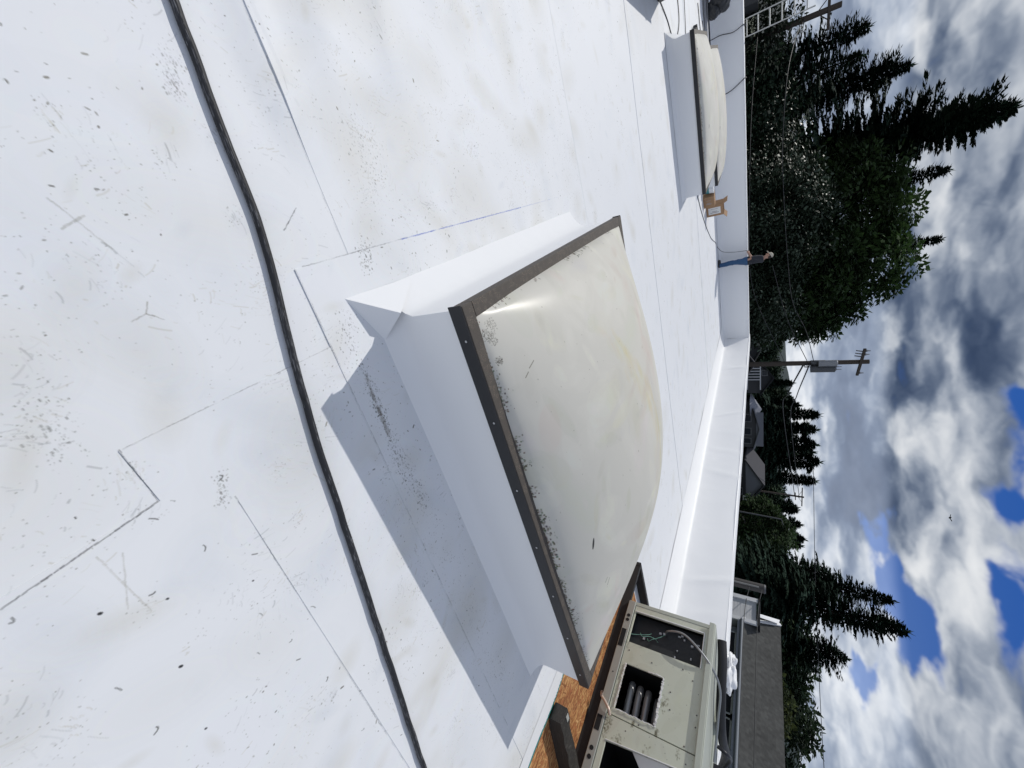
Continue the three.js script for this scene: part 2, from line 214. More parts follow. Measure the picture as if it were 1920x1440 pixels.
{
  const p = thing('parapet_wall', 'shaded white membrane parapet across the far end of the roof', 'parapet', [0, 0, 0]);
  const x0 = -30, x1 = XR, prof = [];
  for (let i = 0; i <= 6; i++) { const t = i / 6; prof.push([mix(ZF + 0.22, ZF + 0.02, t), 0.008 + 0.075 * Math.pow(t, 1.8)]); }
  for (let i = 1; i <= 10; i++) prof.push([ZF, mix(0.083, 0.97, i / 10)]);
  const n = prof.length - 1;
  part('membrane_facing', surf(300, n, (u, v) => { const q = prof[Math.round(v * n)], x = mix(x0, x1, u); return [x, q[1], q[0] + 0.02 * (fbm(x * 1.1, q[1] * 2, 5, 3) - 0.5) * (q[1] > 0.09 ? 1 : 0)]; }, (q) => [q[0], q[1]]), mWhite, p);
  part('core', box(x1 - x0, 5, 0.34, (x0 + x1) / 2, -1.545, ZF - 0.21), mat(0.30, 0.29, 0.28), p);
  part('coping', surf(260, 10, (u, v) => { const x = mix(x0, x1 - 0.01, u), a = v * Math.PI; return [x, 0.95 + Math.pow(Math.sin(a), 0.5) * 0.035 + 0.014 * (fbm(x * 0.7, 8, 4, 3) - 0.5), ZF + 0.02 - (1 - Math.cos(a)) * 0.21]; }, (q) => [q[0], q[2]]), mWhite, p);
}
// ---------------------------------------------------------------- domed skylights
const texDome = canvasTex(1024, 1024, (g, w) => {
  const R = rng(8); g.fillStyle = 'rgb(203,201,193)'; g.fillRect(0, 0, w, w);
  for (let i = 0; i < 300; i++) { const x = R() * w, y = R() * w, r = 10 + R() * 90; g.fillStyle = R() < 0.5 ? `rgba(225,222,212,${0.03 + R() * 0.05})` : `rgba(180,176,158,${0.02 + R() * 0.05})`; g.save(); g.translate(x, y); g.rotate(R() * 3); g.scale(1, 0.2 + R() * 0.5); for (let q = 0; q < 5; q++) { g.beginPath(); g.arc((R() - 0.5) * r, (R() - 0.5) * r, r * (0.3 + 0.6 * R()), 0, 6.3); g.fill(); } g.restore(); }
  for (let s = 0; s < 3; s++) for (let i = 0; i < 130; i++) { const t = i / 130, x = w * mix(0.22, 0.94, t) + (R() - 0.5) * 10, y = w * (0.55 + s * 0.02 - 0.17 * Math.sin(t * 2.4) + 0.12 * t) + (R() - 0.5) * (8 + s * 14); g.fillStyle = `rgba(202,184,120,${(s ? 0.05 : 0.10) * R()})`; g.save(); g.translate(x, y); g.rotate(-0.1 + t * 0.5); g.scale(1, 0.3); g.beginPath(); g.arc(0, 0, 8 + R() * 26, 0, 6.3); g.fill(); g.restore(); }
  for (let i = 0; i < 150; i++) { g.fillStyle = `rgba(96,92,80,${0.2 + R() * 0.4})`; g.fillRect(R() * w, R() * w, 1 + R() * 2, 1 + R() * 2); }
  // lichen and grime along the frame edge, and a few dark flecks
  for (let i = 0; i < 2600; i++) { const t = R(), e = R() * R() * R(), s = R(); let x = t * w, y = w - 3 - e * (10 + 26 * vnoise(t * 40, 4, 2)); if (s < 0.22) { x = 3 + e * 22; y = t * w; } if (vnoise(t * 30, s < 0.22 ? 3 : 9, 1) < 0.30 + 0.35 * (s < 0.22)) continue; g.fillStyle = `rgba(${50 + R() * 40},${46 + R() * 38},${38 + R() * 26},${0.25 + R() * 0.6})`; const r = 0.6 + R() * 2.2; g.fillRect(x, y, r * 1.4, r); }
  for (const [x, y, r] of [[40, 978, 17], [66, 990, 12], [112, 996, 9], [52, 1004, 14]]) for (let i = 0; i < 90; i++) { const a = R() * 6.3, q = r * (0.2 + R() * 0.95); g.fillStyle = `rgba(58,54,46,${0.2 + R() * 0.5})`; g.fillRect(x + Math.cos(a) * q, y + Math.sin(a) * q, 1.6, 1.6); }
  g.fillStyle = 'rgba(30,30,28,0.9)'; g.save(); g.translate(560, 905); g.rotate(0.5); g.beginPath(); g.ellipse(0, 0, 13, 3.4, 0, 0, 6.3); g.fill(); g.restore();
  for (const [x, y, a, L] of [[150, 900, 1.2, 26], [165, 930, 1.1, 18], [700, 860, 0.7, 24], [690, 870, 0.9, 18]]) { g.strokeStyle = 'rgba(80,76,64,0.6)'; g.lineWidth = 2; g.beginPath(); g.moveTo(x, y); g.lineTo(x + Math.cos(a) * L, y + Math.sin(a) * L); g.stroke(); }
});
const mDome = new THREE.MeshPhysicalMaterial({ map: texDome, color: col(0.98, 0.97, 0.95), roughness: 0.74, clearcoat: 0.14, clearcoatRoughness: 0.24 });
const texFrame = canvasTex(512, 512, (g, w) => { const R = rng(4); g.fillStyle = 'rgb(78,72,66)'; g.fillRect(0, 0, w, w); for (let i = 0; i < 9000; i++) { const x = R() * w, y = R() * w, k = vnoise(x / 24, y / 24, 2); const c = k > 0.56 ? [134, 122, 106] : k > 0.45 ? [92, 82, 72] : [44, 41, 39]; g.fillStyle = `rgba(${c[0] + R() * 30},${c[1] + R() * 24},${c[2] + R() * 18},${0.25 + R() * 0.4})`; g.fillRect(x, y, 1 + R() * 3, 1 + R() * 2); } });
texFrame.repeat.set(2.2, 2.2);
const mFrame = new THREE.MeshStandardMaterial({ map: texFrame, roughness: 0.7, metalness: 0.1, bumpMap: texFrame, bumpScale: 0.0015 }), mFrameSide = mat(0.022, 0.023, 0.026, 0.5, { metalness: 0.2 });
function metreUV(g) { const p = g.attributes.position, n = g.attributes.normal, uv = g.attributes.uv; for (let i = 0; i < p.count; i++) { const ax = Math.abs(n.getX(i)), ay = Math.abs(n.getY(i)), az = Math.abs(n.getZ(i)); if (ay >= ax && ay >= az) uv.setXY(i, p.getX(i), p.getZ(i)); else if (ax >= az) uv.setXY(i, p.getZ(i), p.getY(i)); else uv.setXY(i, p.getX(i), p.getY(i)); } return g; }
const mScrew = mat(0.55, 0.55, 0.55, 0.35, { metalness: 0.9 });
function skylight(name, label, x0, x1, z0, z1, opts = {}, turn = 0) {             // z0 far edge, z1 near edge
  const o = thing(name, label, 'skylight', [(x0 + x1) / 2, 0, z1], turn, 'domed roof skylights');
  const W = x1 - x0, D = z1 - z0, yb = 0.405, yt = 0.475, cx = W / 2;
  // curb wrapped in membrane: vertical faces flare out softly into a cant strip at the base
  const flare = (y) => 0.03 + 0.09 * Math.pow(Math.max(0, 1 - y / 0.12), 2.2), flareW = (y) => 0.03 + 0.16 * Math.pow(Math.max(0, 1 - y / 0.15), 1.3);
  const ring = (y) => { const w = flareW(y) - 0.045, n = flare(y) - 0.045, e = flare(y) - 0.03; return [[-cx - w, n], [cx + e, n], [cx + e, -D - n], [-cx - w, -D - n]]; };
  const ys = [0.006, 0.02, 0.04, 0.065, 0.09, 0.12, 0.16, 0.24, 0.33, yb + 0.02];
  const per = 26, curb = [];
  for (let s = 0; s < 4; s++) curb.push(surf(per, ys.length - 1, (u, v) => { const y = ys[Math.round(v * (ys.length - 1))], r = ring(y), a = r[s], b = r[(s + 1) % 4]; const bul = 0.008 * (fbm(u * 6 + s * 9, y * 6, x0, 2) - 0.5) * (u > 0.01 && u < 0.99 ? 1 : 0); const X = mix(a[0], b[0], u), Z = mix(a[1], b[1], u); const nx = [0, 1, 0, -1][s], nz = [1, 0, -1, 0][s]; return [X + nx * bul, y, Z + nz * bul]; }, (p, u) => [u * 3 + s * 3, p[1]]));
  if (opts.ear) { // the folded ear of membrane at the near left corner
    const A = [-cx - 0.15, 0.006, 0.17], B = [-cx - 0.015, 0.125, 0.01], C = [-cx - 0.13, 0.008, -0.25], E = [-cx + 0.09, 0.006, 0.06];
    const g = new THREE.BufferGeometry(); g.setAttribute('position', new THREE.Float32BufferAttribute([...A, ...B, ...C, ...A, ...E, ...B], 3)); g.setAttribute('uv', new THREE.Float32BufferAttribute([0, 0, 0.2, 0.2, 0, 0.4, 0, 0, 0.2, 0, 0.2, 0.2], 2)); g.computeVertexNormals(); curb.push(g);
  }
  part('curb', M_(curb.map(g => g.index ? g.toNonIndexed() : g)), mWhite, o);
  const fr = part('frame', metreUV(M_([beam([-cx, (yb + yt) / 2, -0.035], [cx, (yb + yt) / 2, -0.035], yt - yb, 0.07, [0, 0, 1]), beam([-cx, (yb + yt) / 2, -D + 0.035], [cx, (yb + yt) / 2, -D + 0.035], yt - yb, 0.07, [0, 0, 1]), beam([-cx + 0.035, (yb + yt) / 2 + 0.001, -0.071], [-cx + 0.035, (yb + yt) / 2 + 0.001, -D + 0.071], 0.07, yt - yb - 0.002), beam([cx - 0.035, (yb + yt) / 2 + 0.001, -0.071], [cx - 0.035, (yb + yt) / 2 + 0.001, -D + 0.071], 0.07, yt - yb - 0.002)])), mFrame, o);
  for (const z of [0.003, -D - 0.003]) part('drip_edge', box(W + 0.012, 0.068, 0.004, 0, (yb + yt) / 2 - 0.003, z), mFrameSide, fr);
  if (opts.screws) for (let i = 0; i < 7; i++) { const g = new THREE.SphereGeometry(0.006, 8, 5); g.scale(1, 1, 0.5); g.translate(-cx + 0.15 + i * (W - 0.3) / 6, 0.44, 0.006); part('screw', g, mScrew, fr); }
  const n = opts.n || 60;
  part('dome', surf(n, n, (u, v) => { const k = (t) => { t = t * 2 - 1; return Math.sign(t) * Math.pow(Math.abs(t), 0.8); }; const S = k(u), T = k(v); const c = Math.max(0, Math.cos(Math.PI / 2 * S) * Math.cos(Math.PI / 2 * T)); return [S * (cx - 0.05), yt - 0.012 + (opts.h || 0.37) * Math.pow(c, opts.p || 0.58), -D / 2 + T * (D / 2 - 0.05)]; }, (p, u, v) => [u, 1 - v]), mDome, o);
  return o;
}
skylight('skylight', 'large cloudy domed skylight in the foreground with dark weathered frame and white curb', 0.29, 3.09, -3.52, -1.18, { ear: 1, screws: 1, n: 80 });
skylight('skylight', 'far domed skylight with long shadow, nearer of the pair before the far parapet', -1.95, 0.80, -11.86, -9.6, { n: 40, h: 0.23, p: 0.5 }, 0.14);
skylight('skylight', 'farthest domed skylight half hidden behind another, closest to the far parapet', -2.1, 0.90, -14.6, -12.4, { n: 40, h: 0.20, p: 0.5 }, 0.14);
// ---------------------------------------------------------------- black hose across the foreground
{
  const tex = canvasTex(1024, 128, (g, w, h) => { const R = rng(31); g.fillStyle = 'rgb(30,31,35)'; g.fillRect(0, 0, w, h); for (let i = 0; i < 6000; i++) { const x = R() * w, y = R() * h, k = fbm(x / 60, y / 26, 3, 3); if (k < 0.47) continue; const c = 110 + R() * 80; g.fillStyle = `rgba(${c},${c},${c + 2},${0.25 + R() * 0.4})`; g.fillRect(x, y, 1 + R() * 5, 1 + R() * 2); } for (let i = 0; i < 26; i++) { g.strokeStyle = 'rgba(8,8,10,0.9)'; g.lineWidth = 1 + R() * 2; const x = R() * w, y = R() * h; g.beginPath(); g.moveTo(x, y); g.lineTo(x + (R() - 0.5) * 8, y + 18 + R() * 40); g.stroke(); } });
  tex.repeat.set(1.4, 1);
  const g = tube([[-3.2, 0.027, -1.25], [-1.6, 0.027, -1.02], [-0.835, 0.027, -0.905], [-0.449, 0.027, -0.848], [-0.182, 0.027, -0.812], [0.205, 0.027, -0.713], [0.45, 0.027, -0.65], [0.694, 0.027, -0.598], [1.269, 0.027, -0.488], [1.9, 0.027, -0.362], [2.44, 0.027, -0.258], [3.1, 0.027, -0.13], [4.2, 0.027, 0.15]], 0.0135, 420, 12);
  const p = g.attributes.position; for (let i = 0; i < p.count; i++) { const x = p.getX(i), y = p.getY(i), z = p.getZ(i); p.setY(i, (y - 0.027) * 0.9 + 0.0135 + undul(x, z) + (z < -0.866 ? 0.004 : 0.002) * sstep(-0.1, 0.2, x)); p.setZ(i, z + 0.006 * (fbm(x * 9, 1, 5, 2) - 0.5)); }
  g.computeVertexNormals();
  solo('hose', g, new THREE.MeshStandardMaterial({ map: tex, roughness: 0.62, bumpMap: tex, bumpScale: 0.002 }), 'long worn black rubber hose lying across the white roof in the foreground', 'hose');
}
console.log('roof built');
// ---------------------------------------------------------------- bare sheathing board beside the skylight
const texOSB = canvasTex(1024, 1024, (g, w) => {
  const R = rng(21); g.fillStyle = 'rgb(150,102,58)'; g.fillRect(0, 0, w, w);
  const C = [[196, 148, 92], [172, 116, 66], [142, 90, 48], [214, 170, 114], [118, 70, 36], [182, 128, 80], [160, 96, 58]];
  for (let i = 0; i < 3000; i++) { const c = C[Math.floor(R() * C.length)], x = R() * w, y = R() * w, L = 36 + R() * 110, t = 8 + R() * 20, a = 1.57 + (R() + R() + R() - 1.5) * 1.1; g.save(); g.translate(x, y); g.rotate(a); g.fillStyle = `rgba(${c[0]},${c[1]},${c[2]},${0.5 + R() * 0.45})`; g.beginPath(); g.moveTo(-L / 2, -t / 2 * R()); g.lineTo(L / 2 - R() * 8, -t / 2); g.lineTo(L / 2, t / 2 * R()); g.lineTo(-L / 2 + R() * 8, t / 2); g.fill(); g.strokeStyle = `rgba(70,38,18,${R() * 0.45})`; g.lineWidth = 1; g.stroke(); g.restore(); }
});
texOSB.repeat.set(1 / 0.9, 1 / 0.9);
const mOSB = new THREE.MeshStandardMaterial({ map: texOSB, roughness: 0.85, bumpMap: texOSB, bumpScale: 0.002 });
{
  const f = (p) => [p[0], p[2]];
  const bd = thing('sheathing_board', 'bare brown strand board patch beside the skylight and rooftop unit', 'board', [0, 0, 0]);
  part('panel', surf(20, 40, (u, v) => [mix(3.69, 4.7, u), 0.004, mix(-1.9, 3, v)], f), mOSB, bd);
  part('panel', surf(20, 20, (u, v) => [mix(3.69, 4.7, u), 0.002 + 0.003 * u, mix(-4.05, -1.906, v)], f), mOSB, bd);
  part('panel', surf(8, 20, (u, v) => [mix(4.43, 6.0, u), 0.004, mix(-3.26, -2.9, v)], f), mOSB, bd);
}
{ // torn membrane edge with the teal underside showing, over the board
  const edge = (z) => 3.72 + 0.012 * Math.sin(z * 9) + 0.01 * (fbm(z * 6, 1, 1, 2) - 0.5);
  const e = solo('membrane_edge_strip', surf(1, 120, (u, v) => { const z = mix(-3.9, 3, v), lift = 0.012 + 0.006 * fbm(z * 2, 3, 3, 2); return [edge(z) - 0.004 + u * 0.050, lift - 0.001 - u * 0.007, z]; }), mat(0.01, 0.22, 0.21, 0.6), 'teal cut edge of the white membrane beside the brown board', 'membrane edge');
  part('top_strip', surf(6, 120, (u, v) => { const z = mix(-3.9, 3, v), lift = 0.012 + 0.006 * fbm(z * 2, 3, 3, 2); return [mix(3.60, edge(z), u), mix(0.0068 + undul(3.6, z), lift + 0.0012, u), z]; }), mat(0.74, 0.745, 0.75, 0.55), e);
  const R = rng(3); const tr = []; for (let i = 0; i < 16; i++) { const z = -1.42 + i * 0.026 + R() * 0.01; tr.push(box(0.006 + R() * 0.012, 0.0015, 0.012 + R() * 0.008, edge(z) + 0.008, 0.0125, z)); } part('stitching', M_(tr), mWhite, e);
}
{ // charred timber
  const tex = canvasTex(512, 256, (g, w, h) => { const R = rng(9); g.fillStyle = 'rgb(40,37,34)'; g.fillRect(0, 0, w, h); for (let i = 0; i < 1400; i++) { const c = 22 + R() * R() * 90; g.strokeStyle = `rgba(${c + 6},${c + 2},${c - 3},${0.2 + R() * 0.5})`; g.lineWidth = 1 + R() * 2; const x = R() * w, y = R() * h; g.beginPath(); g.moveTo(x, y); g.lineTo(x + 20 + R() * 90, y + (R() - 0.5) * 5); g.stroke(); } });
  const g = new THREE.BoxGeometry(0.13, 0.12, 0.86, 4, 4, 22); g.rotateY(1.40); g.translate(4.19, 0.068, -1.10); const q = g.attributes.position; for (let i = 0; i < q.count; i++) { const n = 0.03; q.setXYZ(i, q.getX(i) + n * (vnoise(q.getX(i) * 9, q.getY(i) * 20, q.getZ(i) * 9) - 0.5), q.getY(i) + n * (vnoise(q.getX(i) * 9 + 7, q.getY(i) * 20, q.getZ(i) * 9) - 0.5), q.getZ(i)); } g.computeVertexNormals();
  const t = solo('timber', g, new THREE.MeshStandardMaterial({ map: tex, roughness: 0.75, bumpMap: tex, bumpScale: 0.006 }), 'blackened old timber lying on the brown board beside the teal edge', 'timber');
  part('metal_strap', beam([3.80, 0.134, -1.20], [3.86, 0.136, -1.19], 0.035, 0.004, [0, 1, 0], 0.001), mat(0.5, 0.5, 0.46, 0.5, { metalness: 0.4 }), t);
}
// ---------------------------------------------------------------- rooftop unit
{
  const u = thing('rooftop_unit', 'grey green metal rooftop air unit with open panels beside the bare board', 'air unit', [4.65, 0, -2.85]);
  const L = 2.6, yb = 0.11, yt = 1.05, dep = 1.35;        // local z 0..L towards the camera side, x 0..dep into the unit
  const tex = canvasTex(1024, 512, (g, w, h) => {
    const R = rng(61); g.fillStyle = 'rgb(194,197,181)'; g.fillRect(0, 0, w, h);
    for (let i = 0; i < 260; i++) { const x = R() * w, y = R() * h, r = 10 + R() * 60; g.fillStyle = R() < 0.5 ? `rgba(186,188,172,${0.03 + R() * 0.05})` : `rgba(128,128,106,${0.02 + R() * 0.06})`; g.beginPath(); g.ellipse(x, y, r, r * 0.4, R() * 3, 0, 6.3); g.fill(); }
    const stain = (x, y, n, s, c) => { for (let i = 0; i < n; i++) { g.fillStyle = `rgba(${c},${R() * 0.3})`; g.beginPath(); g.ellipse(x + (R() + R() - 1) * s, y + (R() + R() - 1) * s * 0.6, 1 + R() * 5, 1 + R() * 3, R() * 3, 0, 6.3); g.fill(); } };
    // uv: u along z (0..2.6 m), v up; canvas y runs down
    const P = (z, y) => [z / 2.6 * w, h - (y - 0.1) / 1.0 * h];
    for (const [z, y, n, s] of [[1.3, 0.22, 160, 46], [1.45, 0.35, 200, 60], [1.42, 0.6, 90, 50], [0.92, 0.68, 60, 34], [1.18, 0.66, 60, 16], [1.2, 0.45, 60, 14], [1.26, 0.86, 30, 20]]) stain(...P(z, y), n, s, '70,66,46');
    for (let i = 0; i < 160; i++) { g.fillStyle = `rgba(50,48,38,${0.3 + R() * 0.5})`; g.fillRect(R() * w, R() * h, 1 + R() * 2, 1 + R() * 2); }
  });
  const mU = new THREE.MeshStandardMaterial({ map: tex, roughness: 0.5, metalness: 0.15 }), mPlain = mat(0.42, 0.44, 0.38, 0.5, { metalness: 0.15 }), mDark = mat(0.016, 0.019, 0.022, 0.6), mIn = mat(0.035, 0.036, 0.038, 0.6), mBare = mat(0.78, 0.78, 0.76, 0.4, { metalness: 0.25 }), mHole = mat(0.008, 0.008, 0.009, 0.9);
  const panel = (name, z0, z1, y0, y1, holes, m, off = 0) => {
    const s = new THREE.Shape([[z0, y0], [z1, y0], [z1, y1], [z0, y1]].map(p => new THREE.Vector2(...p)));
    for (const h of holes) s.holes.push(new THREE.Path(h.map(p => new THREE.Vector2(...p))));
    const g = new THREE.ExtrudeGeometry(s, { depth: 0.012, bevelEnabled: true, bevelSize: 0.003, bevelThickness: 0.003, bevelSegments: 1, steps: 1 });
    const p = g.attributes.position, uv = g.attributes.uv; for (let i = 0; i < p.count; i++) { const z = p.getX(i), y = p.getY(i), d = p.getZ(i); p.setXYZ(i, -d - off, y, z); uv.setXY(i, z / 2.6, (y - 0.1) / 1.0); }
    const q = g.toNonIndexed(); for (let i = 0; i < q.attributes.position.count; i += 3) for (const a of ['position', 'uv']) { const t = q.attributes[a], n = t.itemSize; for (let c = 0; c < n; c++) { const k = t.array[(i + 1) * n + c]; t.array[(i + 1) * n + c] = t.array[(i + 2) * n + c]; t.array[(i + 2) * n + c] = k; } } q.computeVertexNormals(); return part(name, q, m, u);
  };
  const Q = (z0, z1, y0, y1) => [[z0, y0], [z0, y1], [z1, y1], [z1, y0]];
  panel('front_panel', 0.03, 1.20, 0.2, 1.005, [Q(0.11, 0.475, 0.215, 0.95), Q(0.70, 1.145, 0.25, 0.64)], mU);
  panel('front_panel', 1.215, 2.55, 0.2, 1.005, [[[1.42, 0.25], [1.36, 0.87], [1.45, 0.90], [2.2, 0.90], [2.25, 0.25]]], mU, 0.004);
  // inside of the cabinet, seen through the openings
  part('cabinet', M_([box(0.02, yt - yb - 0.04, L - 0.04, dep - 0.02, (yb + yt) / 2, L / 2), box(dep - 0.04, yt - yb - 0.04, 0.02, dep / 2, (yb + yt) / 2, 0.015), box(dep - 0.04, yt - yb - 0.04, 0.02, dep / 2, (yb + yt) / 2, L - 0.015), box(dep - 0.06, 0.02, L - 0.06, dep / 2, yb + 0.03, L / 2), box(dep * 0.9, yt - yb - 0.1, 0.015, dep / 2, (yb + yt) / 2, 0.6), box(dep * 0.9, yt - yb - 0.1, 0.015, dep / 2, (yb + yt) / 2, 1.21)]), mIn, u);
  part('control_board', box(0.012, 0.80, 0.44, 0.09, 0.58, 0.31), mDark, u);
  part('top_panel', M_([box(dep + 0.06, 0.03, L + 0.04, dep / 2 - 0.02, yt - 0.005, L / 2, 0.008), box(0.012, 0.05, L + 0.04, -0.052, yt - 0.028, L / 2, 0.004), box(0.25, 0.02, L, 0.75, yt + 0.018, L / 2, 0.006)]), mPlain, u);
  part('corner_post', box(0.05, yt - yb - 0.03, 0.045, 0.004, (yb + yt) / 2 - 0.01, 0.012, 0.006), mPlain, u);
  const rail = part('base_rail', box(0.03, 0.082, L, -0.02, yb + 0.042, L / 2, 0.006), mat(0.36, 0.37, 0.34, 0.45, { metalness: 0.3 }), u);
  for (const [z, w] of [[0.46, 0.2], [1.32, 0.13], [1.95, 0.2]]) part('fork_slot', box(0.004, 0.05, w, -0.0365, yb + 0.035, z), mHole, rail);
  for (const z of [0.19, 0.245, 1.53, 1.6, 0.84]) { const g = new THREE.CylinderGeometry(z === 0.84 ? 0.006 : 0.019, z === 0.84 ? 0.006 : 0.019, 0.004, 16); g.rotateZ(Math.PI / 2); g.translate(-0.0365, yb + 0.04, z); part('hole', g, mHole, rail); }
  // ragged bright cut edges round the square opening
  const R = rng(6); const rag = []; const ragged = (a, b, n, w) => { for (let i = 0; i < n; i++) { const t = i / n, t2 = (i + 1.1) / n, q = (t) => [-0.021 - R() * 0.008, mix(a[1], b[1], t) + (R() - 0.5) * 0.012, mix(a[0], b[0], t) + (R() - 0.5) * 0.010]; rag.push(beam(q(t), q(t2), w * (0.6 + R() * 0.7), 0.006, [1, 0, 0], 0.001)); } };
  ragged([0.70, 0.64], [1.145, 0.64], 26, 0.020); ragged([0.705, 0.25], [1.135, 0.25], 24, 0.014); ragged([0.70, 0.48], [0.70, 0.64], 6, 0.012); ragged([1.145, 0.25], [1.145, 0.63], 14, 0.008);
  part('cut_edge', M_(rag), mBare, u);
  for (const [a, b, w] of [[[-0.02, 0.955, 0.10], [-0.02, 0.955, 0.48], 0.01], [[-0.022, 0.215, 0.105], [-0.022, 0.95, 0.105], 0.012], [[-0.022, 0.245, 1.415], [-0.022, 0.87, 1.36], 0.008]]) part('panel_lip', beam(a, b, w, 0.012, [1, 0, 0], 0.002), mBare, u);
  for (let k = 0; k < 4; k++) { const y = 0.31 + k * 0.085, x = 0.19 + (k === 3 ? 0.1 : 0.01 * k), g = M_([tube([[x + 0.09, y + 0.0, 0.80 + k * 0.006], [x + 0.03, y, 0.775 + k * 0.006], [x, y + 0.003, 0.83 + k * 0.006], [x, y + 0.012, 1.2]], 0.033, 40, 14), ...[0.94, 1.0 + k * 0.02].slice(0, k === 1 ? 2 : 1).map(z => { const t = new THREE.TorusGeometry(0.0335, 0.003, 5, 16); t.translate(x, y + 0.006, z); return t; })]); part('heat_tube', g, mat(0.33, 0.33, 0.33, 0.4, { metalness: 0.5 }), u); }
  { const g = new THREE.BufferGeometry(); const p = [[0.05, 0.46, 1.36], [0.03, 0.88, 1.36], [0.03, 0.88, 2.1], [0.16, 0.72, 1.62]]; g.setAttribute('position', new THREE.Float32BufferAttribute([...p[0], ...p[1], ...p[3], ...p[1], ...p[2], ...p[3]], 3)); g.setAttribute('uv', new THREE.Float32BufferAttribute(new Array(12).fill(0), 2)); g.computeVertexNormals(); part('baffle', g, mat(0.55, 0.55, 0.55, 0.35, { metalness: 0.6, side: THREE.DoubleSide }), u); }
  part('drain_pipe', tube([[-0.04, 0.235, 1.225], [-0.065, 0.215, 1.19], [-0.07, 0.16, 1.14], [-0.07, 0.12, 1.11], [-0.11, 0.125, 1.09]], 0.014, 40, 10), mat(0.62, 0.50, 0.42, 0.4, { metalness: 0.4 }), u);
  const mSc = mat(0.10, 0.09, 0.08, 0.6); for (const [z, y] of [[0.55, 0.8], [0.6, 0.5], [0.62, 0.9], [1.18, 0.9], [1.185, 0.5], [1.3, 0.93], [1.5, 0.93], [0.56, 0.25], [0.8, 0.72], [0.95, 0.74], [1.0, 0.97], [1.28, 0.4], [0.9, 0.97]]) { const g = new THREE.SphereGeometry(0.007, 8, 5); g.translate(-0.016, y, z); part('screw', g, mSc, u); }
  const cd = part('conduit', tube([[0.08, 0.56, 0.20], [-0.03, 0.60, 0.22], [-0.10, 0.76, 0.235], [-0.10, 0.92, 0.33], [-0.03, 1.06, 0.44], [0.10, 1.13, 0.54], [0.30, 1.12, 0.72], [0.5, 1.10, 1.0]], 0.011, 70, 9), mat(0.30, 0.31, 0.32, 0.4, { metalness: 0.5 }), u);
  part('wire_bundle', M_([[[0.06, 0.45, 0.30], [-0.05, 0.42, 0.36], [-0.08, 0.36, 0.40], [-0.06, 0.33, 0.36]], [[0.06, 0.50, 0.33], [-0.06, 0.48, 0.37], [-0.05, 0.43, 0.41], [0.0, 0.40, 0.36]], [[0.06, 0.42, 0.26], [-0.02, 0.40, 0.33], [-0.06, 0.30, 0.39], [-0.10, 0.24, 0.43]], [[0.06, 0.56, 0.22], [-0.03, 0.54, 0.31], [-0.04, 0.47, 0.37]]].map(p => tube(p, 0.0028, 24, 5))), mat(0.14, 0.30, 0.24, 0.5), u);
  const mCp = mat(0.42, 0.43, 0.45, 0.4, { metalness: 0.4 }); for (let i = 0; i < 11; i++) part('component', box(0.008 + R() * 0.016, 0.008 + R() * 0.02, 0.008 + R() * 0.02, 0.076, 0.26 + R() * 0.65, 0.13 + R() * 0.32), mCp, u);
  part('curb', M_([box(0.05, 0.12, 3.1, 0.03, 0.05, L / 2 - 0.62 + 0.3), box(1.3, 0.12, 0.05, 0.65, 0.05, -0.56)]), mat(0.017, 0.017, 0.018, 0.75), u);
  // black insulated line lying on top
}
const mBlack = mat(0.014, 0.014, 0.016, 0.55);
{
  const o = thing('insulated_pipe', 'thick black insulated pipe lying on top of the rooftop air unit', 'pipe', [4.65, 1.08, -2.85]);
  part('sleeve', tube([[0.15, 0.03, 0.02], [0.22, 0.045, 0.2], [0.36, 0.045, 0.45], [0.60, 0.045, 0.62], [0.95, 0.05, 0.63], [1.35, 0.06, 0.6], [1.6, 0.0, 0.7]], 0.045, 80, 12), mBlack, o);
  const mV = mat(0.03, 0.03, 0.035, 0.35, { metalness: 0.4 }); part('elbow', tube([[0.72, 0.02, 0.78], [0.74, 0.10, 0.80], [0.9, 0.13, 0.78], [1.02, 0.06, 0.84]], 0.018, 30, 8), mV, o); part('valve', box(0.18, 0.10, 0.10, 0.80, 0.045, 0.98, 0.01), mV, o);
  part('coupling', bar([0.92, 0.05, 0.88], [0.92, 0.09, 0.96], 0.022, 0.022, 12), mScrew, o);
}
{ // slack bunched membrane on the coping behind the unit
  const g = new THREE.SphereGeometry(1, 70, 36), p = g.attributes.position; for (let i = 0; i < p.count; i++) { const x = p.getX(i), y = p.getY(i), z = p.getZ(i), n = 0.65 + 0.8 * Math.abs(fbm(x * 1.3 + 3, y * 1.3, z * 2.2, 2) - 0.5) * 3; p.setXYZ(i, x * n * 0.2, y * n * 0.085, z * (0.85 + 0.3 * n) * 0.3); } g.computeVertexNormals(); g.translate(7.5, 1.04, -3.95);
  solo('bunched_membrane', g, mWhite, 'crumpled loose white membrane bunched on the parapet behind the air unit', 'membrane');
}
console.log('unit built');
// ---------------------------------------------------------------- things at the far end of the roof
{ // dark equipment box that throws the angular shadow at the left
  const o = thing('equipment_box', 'dark metal equipment box at the left, mostly out of view, beside far skylights', 'equipment box', [-2.96, 0, -9.05]);
  part('cabinet', box(1.1, 0.72, 2.3, 0, 0.44, 1.16, 0.02), mat(0.05, 0.052, 0.055, 0.5, { metalness: 0.3 }), o);
  part('lid', box(1.16, 0.04, 2.36, 0, 0.82, 1.16, 0.01), mat(0.10, 0.10, 0.105, 0.45, { metalness: 0.3 }), o);
  part('foot', box(0.16, 0.08, 0.14, 0.46, 0.05, 0.05, 0.01), mBlack, o); part('foot', box(0.16, 0.08, 0.14, 0.46, 0.05, 2.25, 0.01), mBlack, o);
  part('vent_pipe', bar([0.46, 0.84, 0.10], [0.46, 1.08, 0.10], 0.03, 0.03, 10), mBlack, o);
}
